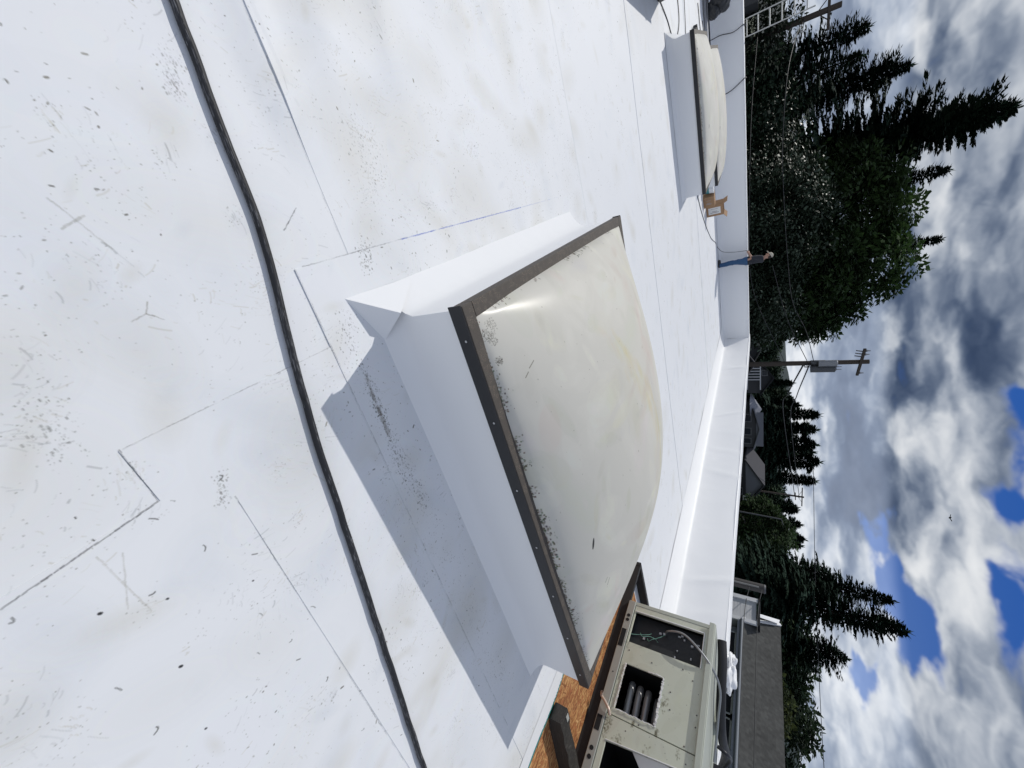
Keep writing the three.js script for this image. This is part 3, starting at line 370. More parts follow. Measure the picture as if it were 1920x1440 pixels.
const gy = 0.012;
solo('cord', tube([[-2.50, gy, -9.0], [-2.30, gy, -9.75], [-2.12, gy, -10.15], [-2.20, gy, -10.7], [-2.6, gy, -11.2], [-3.4, gy, -11.0]], 0.009, 60, 5), mBlack, 'looped black cord lying beside the dark equipment box', 'cord', 'cords on the far roof');
solo('cord', tube([[-3.6, gy, -12.2], [-2.7, gy, -12.1], [-2.25, gy, -12.0], [-1.2, gy, -12.25], [0.2, gy, -12.33], [0.85, gy, -12.2], [1.2, gy, -12.5], [1.9, gy, -13.5], [2.6, gy, -14.9], [3.05, gy, -16.3], [3.35, 0.02, -16.9], [3.55, 0.16, -17.0], [3.64, 0.5, -17.02], [3.67, 0.98, -17.03]], 0.010, 160, 5), mat(0.12, 0.12, 0.12, 0.6), 'thin grey cord running along the roof to the hands of the worker', 'cord', 'cords on the far roof');
solo('cord', tube([[-3.05, 0.03, -15.9], [-3.05, 0.05, -17.15], [-3.08, 0.35, -17.24], [-3.02, 0.7, -17.24], [-3.1, 0.96, -17.27], [-3.1, 1.0, -17.5], [-3.1, 0.4, -17.75]], 0.012, 80, 5), mBlack, 'black cable climbing over the far parapet beside the ladder', 'cable', 'cables over the far parapet');
solo('cord', tube([[-1.45, 0.25, -17.21], [-1.52, 0.6, -17.23], [-1.72, 0.96, -17.27], [-1.75, 1.0, -17.5], [-1.75, 0.3, -17.75]], 0.014, 60, 5), mBlack, 'black strap hanging over the far parapet behind the skylights', 'cable', 'cables over the far parapet');
{
  const o = thing('plank', 'long grey plank with a dark edge lying along the foot of the far parapet', 'plank', [-3.2, 0.01, -16.4]);
  part('board', box(3.4, 0.05, 0.28, 0, 0.055, 0.1, 0.008), mat(0.34, 0.35, 0.38, 0.7), o); part('edge_strip', box(3.4, 0.035, 0.05, 0.1, 0.10, -0.08, 0.006), mBlack, o); part('cleat', box(0.1, 0.03, 0.4, -1.2, 0.015, 0.06), mBlack, o); part('cleat', box(0.1, 0.03, 0.4, 1.2, 0.015, 0.06), mBlack, o);
}
{ // heap of black rubbish bags on the plank
  const o = thing('rubbish_bag', 'lumpy black rubbish bag slumped on the plank by the far parapet', 'bag', [-3.85, 0.12, -16.3]);
  const lump = (sx, sy, sz, x, y, z, s) => { const g = new THREE.SphereGeometry(1, 44, 26), p = g.attributes.position; for (let i = 0; i < p.count; i++) { const a = p.getX(i), b = p.getY(i), c = p.getZ(i), n = 0.72 + 0.7 * fbm(a * 2 + s, b * 2, c * 2, 4); p.setXYZ(i, a * n * sx + x, Math.max(-0.12, b * n * sy) + y, c * n * sz + z); } g.computeVertexNormals(); return g; };
  part('bag', M_([lump(0.42, 0.36, 0.36, 0, 0.24, 0, 1), lump(0.22, 0.16, 0.2, 0.28, 0.14, 0.1, 8)]), mat(0.012, 0.013, 0.015, 0.35), o); part('knot', lump(0.10, 0.14, 0.10, -0.05, 0.58, 0, 5), mat(0.012, 0.013, 0.015, 0.35), o);
}
solo('cord', tube([[-3.5, 0.03, -14.6], [-2.95, 0.02, -15.0], [-2.72, 0.02, -15.4], [-2.85, 0.02, -15.9], [-3.3, 0.02, -15.6]], 0.011, 50, 5), mBlack, 'black cord curled in front of the grey plank', 'cord', 'cords on the far roof');
{
  const o = thing('cable_reel', 'small green cable reel beside the farthest skylight', 'reel', [-2.42, 0.01, -13.6]);
  for (const s of [-1, 1]) { const g = new THREE.CylinderGeometry(0.15, 0.15, 0.02, 20); g.rotateX(Math.PI / 2); g.translate(0, 0.155, s * 0.09); part('flange', g, mat(0.01, 0.09, 0.05, 0.5), o); }
  const g = new THREE.CylinderGeometry(0.10, 0.10, 0.16, 16); g.rotateX(Math.PI / 2); g.translate(0, 0.155, 0); part('wound_cable', g, mat(0.02, 0.12, 0.07, 0.6), o); part('axle', bar([0, 0.155, -0.14], [0, 0.155, 0.14], 0.02), mBlack, o);
}
{
  const o = thing('hand_tool', 'small dark tool lying on the roof beyond the near far skylight', 'tool', [-2.72, 0.012, -13.4], 0.6);
  part('body', box(0.2, 0.10, 0.09, 0, 0.06, 0, 0.02), mBlack, o); part('handle', box(0.06, 0.08, 0.2, -0.06, 0.05, 0.12, 0.015), mBlack, o);
}
// cardboard boxes by the farthest skylight
const mCard = mat(0.36, 0.22, 0.12, 0.85), mCardIn = mat(0.28, 0.17, 0.09, 0.9), mPaper = mat(0.75, 0.75, 0.73, 0.6), mPrint = mat(0.35, 0.33, 0.34, 0.7);
function carton(label, pos, turn, w, h, d, white, open) {
  const o = thing('carton', label, 'carton', pos, turn), t = 0.008;
  part('side', box(w, h, t, 0, h / 2, d / 2), mCard, o); part('side', box(w, h, t, 0, h / 2, -d / 2), mCard, o); part('side', box(t, h, d - t, w / 2 - t / 2, h / 2, 0), mCard, o); part('side', box(t, h, d - t, -w / 2 + t / 2, h / 2, 0), mCard, o); part('bottom', box(w - 2 * t, t, d - 2 * t, 0, t, 0), mCardIn, o);
  if (open) { for (const [a, s] of [[0.9, 1], [0.5, -1]]) { const g = box(t, d * 0.42, w * 0.94); g.translate(0, d * 0.21, 0); g.rotateZ(-s * a); g.translate(s * (w / 2), h, 0); g.rotateY(0); part('flap', g, mCard, o); } }
  else part('flap', box(w, t, d, 0, h + 0.002, 0), mCard, o);
  part('label', box(w * 0.62, h * 0.72, 0.003, 0, h * 0.48, d / 2 + 0.006), white, o);
  for (const [a, b, c] of [[0.06, 0.5, 0.16], [0.05, 0.3, 0.05], [0.03, 0.42, -0.18]]) part('print', box(w * a, h * b, 0.002, w * c, h * 0.48, d / 2 + 0.0085), mPrint, o);
  return o;
}
carton('open cardboard carton with white label standing alone near the worker', [1.62, 0.008, -14.2], 0.35, 0.34, 0.46, 0.3, mPaper, true);
carton('closed brown carton beside a white pail near the farthest skylight', [1.27, 0.008, -13.6], 0.5, 0.34, 0.28, 0.3, mCard, false);
{
  const o = thing('pail', 'white plastic pail with green band between the skylight and the carton', 'pail', [0.97, 0.008, -13.45]);
  part('tub', bar([0, 0, 0], [0, 0.26, 0], 0.12, 0.14, 20), mat(0.78, 0.79, 0.80, 0.4), o); part('band', bar([0, 0.08, 0], [0, 0.17, 0], 0.1285, 0.1355, 20), mat(0.05, 0.25, 0.26, 0.5), o); part('lid', bar([0, 0.262, 0], [0, 0.285, 0], 0.148, 0.148, 20), mat(0.78, 0.79, 0.80, 0.4), o);
}
// ---------------------------------------------------------------- worker
function surfaceNet(fn, mn, mx, cell) {
  const n = [0, 1, 2].map(i => Math.ceil((mx[i] - mn[i]) / cell) + 1), [nx, ny, nz] = n, val = new Float32Array(nx * ny * nz), id = (i, j, k) => (k * ny + j) * nx + i;
  for (let k = 0; k < nz; k++) for (let j = 0; j < ny; j++) for (let i = 0; i < nx; i++) val[id(i, j, k)] = fn(mn[0] + i * cell, mn[1] + j * cell, mn[2] + k * cell);
  const vid = new Int32Array(nx * ny * nz).fill(-1), pos = [], idx = [];
  for (let k = 0; k < nz - 1; k++) for (let j = 0; j < ny - 1; j++) for (let i = 0; i < nx - 1; i++) {
    let c = 0, sx = 0, sy = 0, sz = 0; const E = (a, b, c2, d, e, f) => { const v0 = val[id(i + a, j + b, k + c2)], v1 = val[id(i + d, j + e, k + f)]; if ((v0 < 0) !== (v1 < 0)) { const t = v0 / (v0 - v1); sx += mix(a, d, t); sy += mix(b, e, t); sz += mix(c2, f, t); c++; } };
    for (let a = 0; a < 2; a++) for (let b = 0; b < 2; b++) { E(0, a, b, 1, a, b); E(a, 0, b, a, 1, b); E(a, b, 0, a, b, 1); }
    if (c) { vid[id(i, j, k)] = pos.length / 3; pos.push(mn[0] + (i + sx / c) * cell, mn[1] + (j + sy / c) * cell, mn[2] + (k + sz / c) * cell); }
  }
  const quad = (a, b, c, d, f) => { if (a < 0 || b < 0 || c < 0 || d < 0) return; f ? idx.push(a, b, c, a, c, d) : idx.push(a, c, b, a, d, c); };
  for (let k = 1; k < nz - 1; k++) for (let j = 1; j < ny - 1; j++) for (let i = 1; i < nx - 1; i++) {
    const v = val[id(i, j, k)] < 0;
    if (v !== (val[id(i + 1, j, k)] < 0)) quad(vid[id(i, j - 1, k - 1)], vid[id(i, j, k - 1)], vid[id(i, j, k)], vid[id(i, j - 1, k)], v);
    if (v !== (val[id(i, j + 1, k)] < 0)) quad(vid[id(i - 1, j, k - 1)], vid[id(i - 1, j, k)], vid[id(i, j, k)], vid[id(i, j, k - 1)], v);
    if (v !== (val[id(i, j, k + 1)] < 0)) quad(vid[id(i - 1, j - 1, k)], vid[id(i, j - 1, k)], vid[id(i, j, k)], vid[id(i - 1, j, k)], v);
  }
  const g = new THREE.BufferGeometry(); g.setAttribute('position', new THREE.Float32BufferAttribute(pos, 3)); g.setAttribute('uv', new THREE.Float32BufferAttribute(new Float32Array(pos.length / 3 * 2), 2)); g.setIndex(idx); g.computeVertexNormals(); return g;
}
const cap = (x, y, z, a, b, ra, rb) => { const dx = b[0] - a[0], dy = b[1] - a[1], dz = b[2] - a[2], t = Math.min(1, Math.max(0, ((x - a[0]) * dx + (y - a[1]) * dy + (z - a[2]) * dz) / (dx * dx + dy * dy + dz * dz))); return Math.hypot(x - a[0] - dx * t, y - a[1] - dy * t, z - a[2] - dz * t) - mix(ra, rb, t); };
const ell = (x, y, z, c, r) => { const q = Math.hypot((x - c[0]) / r[0], (y - c[1]) / r[1], (z - c[2]) / r[2]); return (q - 1) * Math.min(...r); };
const smin = (a, b, k) => { const h = Math.max(0, k - Math.abs(a - b)) / k; return Math.min(a, b) - h * h * k * 0.25; };
{
  const o = thing('person', 'person in dark shirt, blue jeans and pale cap looking down at a cord', 'person', [4.03, 0.004, -16.92], 2.64);
  const torso = (x, y, z) => { let d = ell(x, y, z, [0.0, 0.98, 0], [0.125, 0.16, 0.165]); d = smin(d, ell(x, y, z, [0.015, 1.20, 0], [0.125, 0.24, 0.175]), 0.08); d = smin(d, cap(x, y, z, [-0.01, 1.40, -0.13], [-0.01, 1.40, 0.13], 0.075, 0.075), 0.09); return smin(d, cap(x, y, z, [0.0, 1.42, 0], [0.045, 1.53, 0], 0.06, 0.056), 0.05); };
  const leg = (x, y, z, s) => { const f = s > 0 ? 0.03 : -0.03; let d = cap(x, y, z, [0, 0.90, s * 0.085], [0.02 + f, 0.48, s * 0.095], 0.095, 0.062); d = smin(d, cap(x, y, z, [0.02 + f, 0.48, s * 0.095], [-0.02 + f, 0.09, s * 0.10], 0.064, 0.043), 0.03); return d; };
  const foot = (x, y, z, s) => { const f = s > 0 ? 0.03 : -0.03; return smin(cap(x, y, z, [-0.05 + f, 0.05, s * 0.10], [0.16 + f, 0.036, s * 0.115], 0.046, 0.036), cap(x, y, z, [-0.02 + f, 0.10, s * 0.10], [-0.02 + f, 0.06, s * 0.10], 0.048, 0.05), 0.03); };
  const arm = (x, y, z, s, lower = true) => { let d = cap(x, y, z, [-0.01, 1.40, s * 0.185], [0.03, 1.12, s * 0.215], 0.056, 0.044); if (lower) d = smin(d, cap(x, y, z, [0.03, 1.12, s * 0.215], [0.25, 1.02, s * 0.10], 0.043, 0.030), 0.03); return d; };
  const hand = (x, y, z, s) => { let d = ell(x, y, z, [0.295, 1.0, s * 0.075], [0.048, 0.030, 0.040]); for (let k = 0; k < 4; k++) { const q = s * (0.085 - k * 0.005), oz = (k - 1.5) * 0.020; d = Math.min(d, cap(x, y, z, [0.33, 0.995 + oz, q], [0.365 - Math.abs(k - 1.5) * 0.006, 0.985 + oz, q - s * 0.02], 0.0095, 0.009), cap(x, y, z, [0.365 - Math.abs(k - 1.5) * 0.006, 0.985 + oz, q - s * 0.02], [0.35, 0.975 + oz, q - s * 0.045], 0.009, 0.008)); } return Math.min(d, cap(x, y, z, [0.285, 1.025, s * 0.06], [0.335, 1.035, s * 0.035], 0.012, 0.010)); };
  const head = (x, y, z) => { // bowed forward
    const c = Math.cos(0.5), s = Math.sin(0.5), X = x - 0.075, Y = y - 1.635, lx = X * c - Y * s, ly = X * s + Y * c; let d = ell(lx, ly, z, [-0.008, 0.02, 0], [0.098, 0.105, 0.076]); d = smin(d, ell(lx, ly, z, [0.025, -0.055, 0], [0.066, 0.068, 0.058]), 0.04); d = smin(d, cap(lx, ly, z, [0.088, 0.005, 0], [0.108, -0.025, 0], 0.010, 0.016), 0.02); d = smin(d, cap(lx, ly, z, [0.075, -0.062, -0.02], [0.075, -0.062, 0.02], 0.014, 0.014), 0.012);
    for (const q of [-1, 1]) { d = smin(d, ell(lx, ly, z, [-0.01, -0.01, q * 0.076], [0.02, 0.032, 0.012]), 0.008); d = -smin(-d, ell(lx, ly, z, [0.094, 0.012, q * 0.033], [0.012, 0.010, 0.014]), 0.012); } return d; };
  const mn = [-0.24, -0.02, -0.36], mx = [0.46, 1.82, 0.36];
  const skin = mat(0.42, 0.24, 0.17, 0.55);
  part('body', surfaceNet((x, y, z) => { let d = torso(x, y, z); d = smin(d, Math.min(leg(x, y, z, 1), leg(x, y, z, -1)), 0.05); d = smin(d, Math.min(foot(x, y, z, 1), foot(x, y, z, -1)) + 0.01, 0.03); d = smin(d, Math.min(arm(x, y, z, 1), arm(x, y, z, -1)), 0.03); d = smin(d, head(x, y, z), 0.03); d = smin(d, Math.min(hand(x, y, z, 1), hand(x, y, z, -1)), 0.012); return d; }, mn, mx, 0.0125), skin, o);
  const fold = (x, y, z) => 0.010 * (fbm(x * 9, y * 11, z * 9, 2) - 0.5);
  part('shirt', surfaceNet((x, y, z) => { let d = smin(torso(x, y, z), Math.min(arm(x, y, z, 1, false), arm(x, y, z, -1, false)), 0.04) - 0.018 + fold(x, y, z); d = Math.max(d, 0.86 - y, y - 1.475); return Math.max(d, Math.abs(z) > 0.17 ? 1.10 - y : -1); }, mn, mx, 0.014), mat(0.018, 0.020, 0.028, 0.85), o);
  part('jeans', surfaceNet((x, y, z) => { let d = smin(Math.min(leg(x, y, z, 1), leg(x, y, z, -1)), ell(x, y, z, [0.0, 0.96, 0], [0.13, 0.14, 0.165]), 0.06) - 0.017 - 0.016 * sstep(0.6, 0.1, y) + fold(x, y * 1.5, z) * 2.4; return Math.max(d, 0.055 - y, y - 0.98); }, mn, mx, 0.014), mat(0.030, 0.085, 0.185, 0.85), o);
  for (const s of [-1, 1]) part('shoe', surfaceNet((x, y, z) => Math.max(foot(x, y, z, s) - 0.006, -y + 0.002), [-0.2, -0.01, s * 0.105 - 0.1], [0.3, 0.2, s * 0.105 + 0.1], 0.011), mat(0.03, 0.03, 0.032, 0.6), o);
  const c5 = Math.cos(0.5), s5 = Math.sin(0.5);
  part('cap', surfaceNet((x, y, z) => { const X = x - 0.075, Y = y - 1.635, lx = X * c5 - Y * s5, ly = X * s5 + Y * c5; let d = Math.max(ell(lx, ly, z, [-0.008, 0.035, 0], [0.108, 0.105, 0.087]), 0.035 - ly); return Math.min(d, Math.max(ell(lx, ly, z, [0.11, 0.04, 0], [0.085, 0.05, 0.075]), Math.abs(ly - 0.042) - 0.009)); }, [-0.2, 1.5, -0.2], [0.36, 1.85, 0.2], 0.009), mat(0.48, 0.44, 0.36, 0.8), o);
  part('hair', surfaceNet((x, y, z) => { const X = x - 0.075, Y = y - 1.635, lx = X * c5 - Y * s5, ly = X * s5 + Y * c5; return Math.max(ell(lx, ly, z, [-0.014, 0.02, 0], [0.100, 0.106, 0.080]), lx - 0.03, ly - 0.04, -ly - 0.06); }, [-0.2, 1.45, -0.2], [0.3, 1.85, 0.2], 0.009), mat(0.03, 0.024, 0.02, 0.8), o);
}
// ---------------------------------------------------------------- ladder behind the far parapet
{
  const o = thing('ladder', 'aluminium ladder sticking up behind the far parapet at the left', 'ladder', [-3.1, 0, -17.78]);
  const m = mat(0.50, 0.51, 0.50, 0.4, { metalness: 0.6 }), lean = 0.10;
  for (const s of [-1, 1]) part('rail', beam([s * 0.23, -4, -0.9], [s * 0.23, 2.75, 0.1], 0.028, 0.07, [0, 0, 1]), m, o);
  for (let k = 0; k < 22; k++) { const y = -3.85 + k * 0.305, z = mix(-0.9, 0.1, (y + 4) / 6.75); part('rung', bar([-0.23, y, z], [0.23, y, z], 0.019, 0.019, 8), m, o); }
}
console.log('worker built');
// ---------------------------------------------------------------- ground, hills
const G = -4;
{
  const t = noiseTex(512, (u, v) => { const n = fbm(u * 9, v * 9, 2, 5), m = fbm(u * 40, v * 40, 6, 3); return [0.14 + 0.10 * n + 0.05 * m, 0.17 + 0.12 * n + 0.05 * m, 0.10 + 0.06 * n + 0.03 * m]; }); t.colorSpace = THREE.SRGBColorSpace; t.repeat.set(60, 60);
  const g = new THREE.PlaneGeometry(2400, 2400, 1, 1); g.rotateX(-Math.PI / 2); g.translate(0, G, 0); const o = part('ground', g, new THREE.MeshStandardMaterial({ map: t, roughness: 0.95 }), scene); o.userData = { kind: 'structure' };
  const s = part('street', box(7, 0.02, 300, 0, G + 0.012, 0), mat(0.05, 0.05, 0.053, 0.9), scene); s.position.set(21, 0, -40); s.rotation.y = -0.55; s.userData = { kind: 'structure' };
  const h = part('hills', surf(160, 4, (u, v) => { const a = (-40 + u * 140) * Math.PI / 180, d = 420 + v * 160, y = G + v * 4 * (3 + 9 * fbm(u * 14, 1, 1, 4)) * (v < 0.99 ? 1 : 1); return [Math.sin(a) * d, y, -Math.cos(a) * d]; }), mat(0.020, 0.034, 0.034, 0.95), scene); h.userData = { kind: 'structure' };
}
// ---------------------------------------------------------------- trees
const leafMat = (rough) => new THREE.MeshStandardMaterial({ color: col(1.0, 1.0, 1.0), vertexColors: true, roughness: rough, side: THREE.DoubleSide });
const leafLit = (rough) => new THREE.MeshPhysicalMaterial({ color: col(1.0, 1.0, 1.0), vertexColors: true, roughness: rough, side: THREE.DoubleSide, transmission: 0.30, thickness: 0, specularIntensity: 0.25 });
const mNeedle = new THREE.MeshPhysicalMaterial({ color: col(1.0, 1.0, 1.0), vertexColors: true, roughness: 0.85, side: THREE.DoubleSide, specularIntensity: 0.2 }), mLeaf = leafLit(0.9), mGloss = new THREE.MeshPhysicalMaterial({ color: col(1.0, 1.0, 1.0), vertexColors: true, roughness: 0.48, side: THREE.DoubleSide, specularIntensity: 0.4 }), mBark = mat(0.055, 0.045, 0.036, 0.95);
class Leaves {
  constructor() { this.p = []; this.c = []; this.n = []; }
  diamond(o, d, s, L, w, c) { // o origin, d direction, s side (unit)
    const mx = o[0] + d[0] * L * 0.45, my = o[1] + d[1] * L * 0.45, mz = o[2] + d[2] * L * 0.45, ex = o[0] + d[0] * L, ey = o[1] + d[1] * L, ez = o[2] + d[2] * L;
    const a = [mx + s[0] * w, my + s[1] * w, mz + s[2] * w], b = [mx - s[0] * w, my - s[1] * w, mz - s[2] * w];
    this.p.push(...o, ...a, ...b, ...a, ex, ey, ez, ...b);
    const nx = d[2] * s[1] - d[1] * s[2], ny = d[0] * s[2] - d[2] * s[0], nz = d[1] * s[0] - d[0] * s[1]; for (let i = 0; i < 6; i++) { this.n.push(nx, ny, nz); this.c.push(...c); }
  }
  build() { const g = new THREE.BufferGeometry(); g.setAttribute('position', new THREE.Float32BufferAttribute(this.p, 3)); g.setAttribute('normal', new THREE.Float32BufferAttribute(this.n, 3)); g.setAttribute('color', new THREE.Float32BufferAttribute(this.c, 3)); return g; }
}
const nrm = (v) => { const l = Math.hypot(...v) || 1; return [v[0] / l, v[1] / l, v[2] / l]; };
const crs = (a, b) => [a[1] * b[2] - a[2] * b[1], a[2] * b[0] - a[0] * b[2], a[0] * b[1] - a[1] * b[0]];
function coniferParts(h, r, seed, q = {}) {
  const R = rng(seed), lv = new Leaves(), limbs = [bar([0, 0, 0], [0, h * 0.97, 0], 0.018 * h + 0.08, 0.02, 9)];
  const base = q.base ?? 0.06, nb = Math.round((q.branches ?? 230) * 1.5), dens = q.dens ?? 0.11, ll = q.leaf ?? 0.36, lob = []; for (let i = 0; i < 7; i++) lob.push(R());
  const gap = []; for (let i = 0; i < 12; i++) gap.push(0.62 + R() * 0.6);
  for (let i = 0; i < nb; i++) {
    const t = base + (1 - base) * Math.pow((i + R()) / nb, 0.86), az = i * 2.39996 + R() * 0.9, lo = gap[Math.floor(t * 11.9)];
    const L = Math.max(0.16, r * Math.pow(1 - t, q.pow ?? 0.72) * (0.55 + 0.55 * R()) * lo * (0.8 + 0.35 * Math.sin(az * 2 + seed) + 0.25 * (vnoise(az * 1.3, t * 9, seed) - 0.5))), y0 = t * h * 0.985;
    const rise = mix(0.05, 0.55, t * t) + (R() - 0.5) * 0.2, droop = mix(0.38, 0.1, t) * (0.6 + 0.8 * R()), ca = Math.cos(az), sa = Math.sin(az);
    const at = (s) => [ca * L * s, y0 + L * (rise * s - droop * s * s + 0.16 * droop * s * s * s * s), sa * L * s];
    if (L > 0.8 && i % 2 === 0) { const a = at(0), b = at(0.55); limbs.push(bar(a, b, 0.012 * L + 0.012, 0.012, 5)); }
    const tone = 0.7 + 0.6 * R(), n = Math.max(5, Math.round(L / dens));
    for (let k = 0; k < n; k++) {
      const s = Math.min(1, (k + 0.6 + R() * 0.5) / n), o = at(s), o2 = at(Math.min(1.06, s + 0.05)), f = nrm([o2[0] - o[0] + 1e-6, o2[1] - o[1], o2[2] - o[2]]), sd = nrm(crs(f, [0, 1, 0]));
      const sw = (0.55 + 0.45 * R()) * Math.min(1, 0.35 + 1.1 * (1 - s)) * Math.min(1.25, 0.35 + L * 0.28);
      for (const g of [-1, 1]) {
        const m = 1 + (R() < 0.6 * (q.full ?? 1) ? 1 : 0);
        for (let e = 0; e < m; e++) {
          const d = nrm([f[0] * (0.7 + R() * 0.5) + sd[0] * g * (0.75 + R() * 0.5), f[1] - 0.12 - R() * (q.hang ?? 0.42) + (R() - 0.5) * 0.3, f[2] * (0.7 + R() * 0.5) + sd[2] * g * (0.75 + R() * 0.5)]);
          const up = nrm([(R() - 0.5) * 0.9, 1, (R() - 0.5) * 0.9]), side = nrm(crs(d, up)), oo = [o[0] + sd[0] * g * sw * 0.35 * e * R(), o[1] - e * 0.06, o[2] + sd[2] * g * sw * 0.35 * e * R()];
          const l = ll * (0.55 + 0.8 * R()) * Math.min(1.1, 0.45 + sw), c = tone * (0.75 + 0.5 * R()); lv.diamond(oo, d, side, l, l * (0.17 + 0.13 * R()), [0.026 * c, 0.046 * c, 0.032 * c]);
        }
      }
      if (k === n - 1) lv.diamond(o, f, sd, ll * (0.6 + R() * 0.5), ll * 0.12, [0.030 * tone, 0.056 * tone, 0.040 * tone]);
    }
  }
  for (let k = 0; k < 9; k++) { const a = R() * 6.3; lv.diamond([0, h * (0.95 + k * 0.005), 0], nrm([Math.cos(a) * 0.4, 1, Math.sin(a) * 0.4]), nrm([Math.sin(a), 0, -Math.cos(a)]), ll, ll * 0.13, [0.052, 0.088, 0.06]); }
  return { leaves: lv.build(), wood: M_(limbs) };
}
function broadleafParts(h, r, seed, q = {}) {
  const R = rng(seed), lv = new Leaves(), limbs = [bar([0, 0, 0], [0.1, h * 0.34, 0.1], 0.035 * h * 0.6 + 0.1, 0.16, 9)], nc = q.clumps ?? 80, per = q.per ?? 220, ll = q.leaf ?? 0.3, col3 = q.col ?? [0.032, 0.060, 0.020], low = q.low ?? 0.16;
  for (let i = 0; i < nc; i++) {
    const y = 1 - 2 * (i + 0.5) / nc, a = i * 2.39996 + R(), rr = Math.sqrt(1 - y * y), shell = 0.60 + 0.40 * Math.pow(R(), 0.6), lobe = 0.82 + 0.3 * vnoise(Math.cos(a) * rr * 1.6 + seed, y * 1.6, Math.sin(a) * rr * 1.6);
    const cx = Math.cos(a) * rr * r * shell * lobe, cz = Math.sin(a) * rr * r * shell * lobe, cy = h * (0.5 + low / 2) + y * h * (0.5 - low / 2) * shell * lobe * 1.02, cr = r * (0.17 + 0.15 * R()), tone = 0.65 + 0.7 * R();
    if (i % 3 === 0) limbs.push(bar([0.1, h * 0.3, 0.1], [cx * 0.85, cy - cr * 0.4, cz * 0.85], 0.09, 0.025, 5));
    for (let k = 0; k < per; k++) {
      const u = nrm([R() + R() - 1, R() + R() - 1, R() + R() - 1]), m = cr * Math.pow(R(), 0.4), o = [cx + u[0] * m, cy + u[1] * m * 0.8, cz + u[2] * m];
      const d = nrm([u[0] + (R() - 0.5) * 1.2, u[1] * 0.6 - 0.25 + (R() - 0.5) * 0.9, u[2] + (R() - 0.5) * 1.2]), s = nrm(crs(d, nrm([R() - 0.5, 0.6 + R(), R() - 0.5]))), l = ll * (0.6 + 0.8 * R()), c = tone * (0.7 + 0.6 * R());
      lv.diamond(o, d, s, l, l * (0.26 + 0.12 * R()), [col3[0] * c * 1.2, col3[1] * c * 1.2, col3[2] * c * 1.2]);
    }
  }
  return { leaves: lv.build(), wood: M_(limbs) };
}
function plant(name, label, parts, m, [x, z], turn = 0, group, cat = 'tree') { const o = thing(name, label, cat, [x, G, z], turn, group); part('trunk', parts.wood, mBark, o); part('crown', parts.leaves, m, o); return o; }
const GR = 'trees behind the far parapet', GL = 'trees on the skyline', GN = 'trees behind the grey roofed building';
plant('conifer', 'tallest dark conifer with a leaning ragged top, behind the far skylights', coniferParts(19.1, 7.6, 3, { branches: 420, base: 0.12, leaf: 0.5, hang: 0.3, pow: 0.62 }), mNeedle, [2.9, -41.9], 0.3, GR);
plant('conifer', 'broad conifer forming the left shoulder of the tallest conifer', coniferParts(14.4, 5.4, 14, { branches: 270, leaf: 0.46, pow: 0.6 }), mNeedle, [-1.5, -45.0], 1.1, GR);
plant('conifer', 'dark conifer whose two spires stand right of the ladder, the farther spire', coniferParts(10.9, 4.4, 25, { branches: 240, leaf: 0.4, pow: 0.6 }), mNeedle, [-4.0, -37.8], 2.0, GR);
plant('conifer', 'slim conifer spire just right of the ladder and the left pole', coniferParts(10.4, 3.6, 36, { branches: 220, leaf: 0.38, pow: 0.65 }), mNeedle, [-2.5, -35.9], 0.9, GR);
plant('conifer', 'low dark conifer filling the gap between the ladder spires and the tallest conifer', coniferParts(9.0, 3.8, 47, { branches: 220, leaf: 0.42, pow: 0.5 }), mNeedle, [-1.3, -41.0], 1.7, GR);
plant('conifer', 'dense conifer half hidden behind the tallest conifer', coniferParts(13.2, 4.6, 58, { branches: 260, leaf: 0.46, pow: 0.55 }), mNeedle, [3.4, -47.5], 0.2, GR);
plant('conifer', 'conifer spire rising above the bright green broadleaf crown, nearer the tallest conifer', coniferParts(17.8, 4.2, 69, { branches: 260, leaf: 0.46 }), mNeedle, [6.4, -46.6], 1.4, GR);
plant('conifer', 'conifer spire rising above the broadleaf trees, nearest the worker', coniferParts(17.8, 3.4, 70, { branches: 260, leaf: 0.44 }), mNeedle, [11.5, -45.6], 2.3, GR);
plant('broadleaf_tree', 'large green broadleaf tree right of the tallest conifer, above the small leaved tree', broadleafParts(14.2, 4.7, 81, { clumps: 120, per: 230, leaf: 0.36, col: [0.036, 0.066, 0.020] }), mLeaf, [6.4, -38.4], 0, GR);
plant('broadleaf_tree', 'large green broadleaf tree directly above the worker', broadleafParts(13.4, 4.0, 82, { clumps: 110, per: 220, leaf: 0.36, col: [0.034, 0.064, 0.020] }), mLeaf, [9.9, -35.3], 0, GR);
plant('broadleaf_tree', 'green broadleaf tree at the right end of the near tree group, by open sky', broadleafParts(11.6, 3.1, 83, { clumps: 80, per: 220, leaf: 0.34, col: [0.030, 0.058, 0.020] }), mLeaf, [12.6, -35.9], 0, GR);
plant('broadleaf_tree', 'small leaved glossy dark tree right behind the far parapet, above the cartons', broadleafParts(9.2, 5.2, 84, { clumps: 190, per: 270, leaf: 0.21, col: [0.036, 0.052, 0.034], low: 0.04 }), mGloss, [5.4, -33.6], 0, GR);
plant('broadleaf_tree', 'low small leaved dark tree right behind the far parapet beside the worker', broadleafParts(7.8, 4.1, 85, { clumps: 140, per: 250, leaf: 0.21, col: [0.036, 0.052, 0.034], low: 0.04 }), mGloss, [9.9, -31.8], 0, GR);
plant('broadleaf_tree', 'low dark leafy tree behind the far skylights and the parapet', broadleafParts(7.4, 4.2, 86, { clumps: 110, per: 220, leaf: 0.22, col: [0.022, 0.040, 0.022], low: 0.02 }), mGloss, [0.3, -35.0], 0, GR);
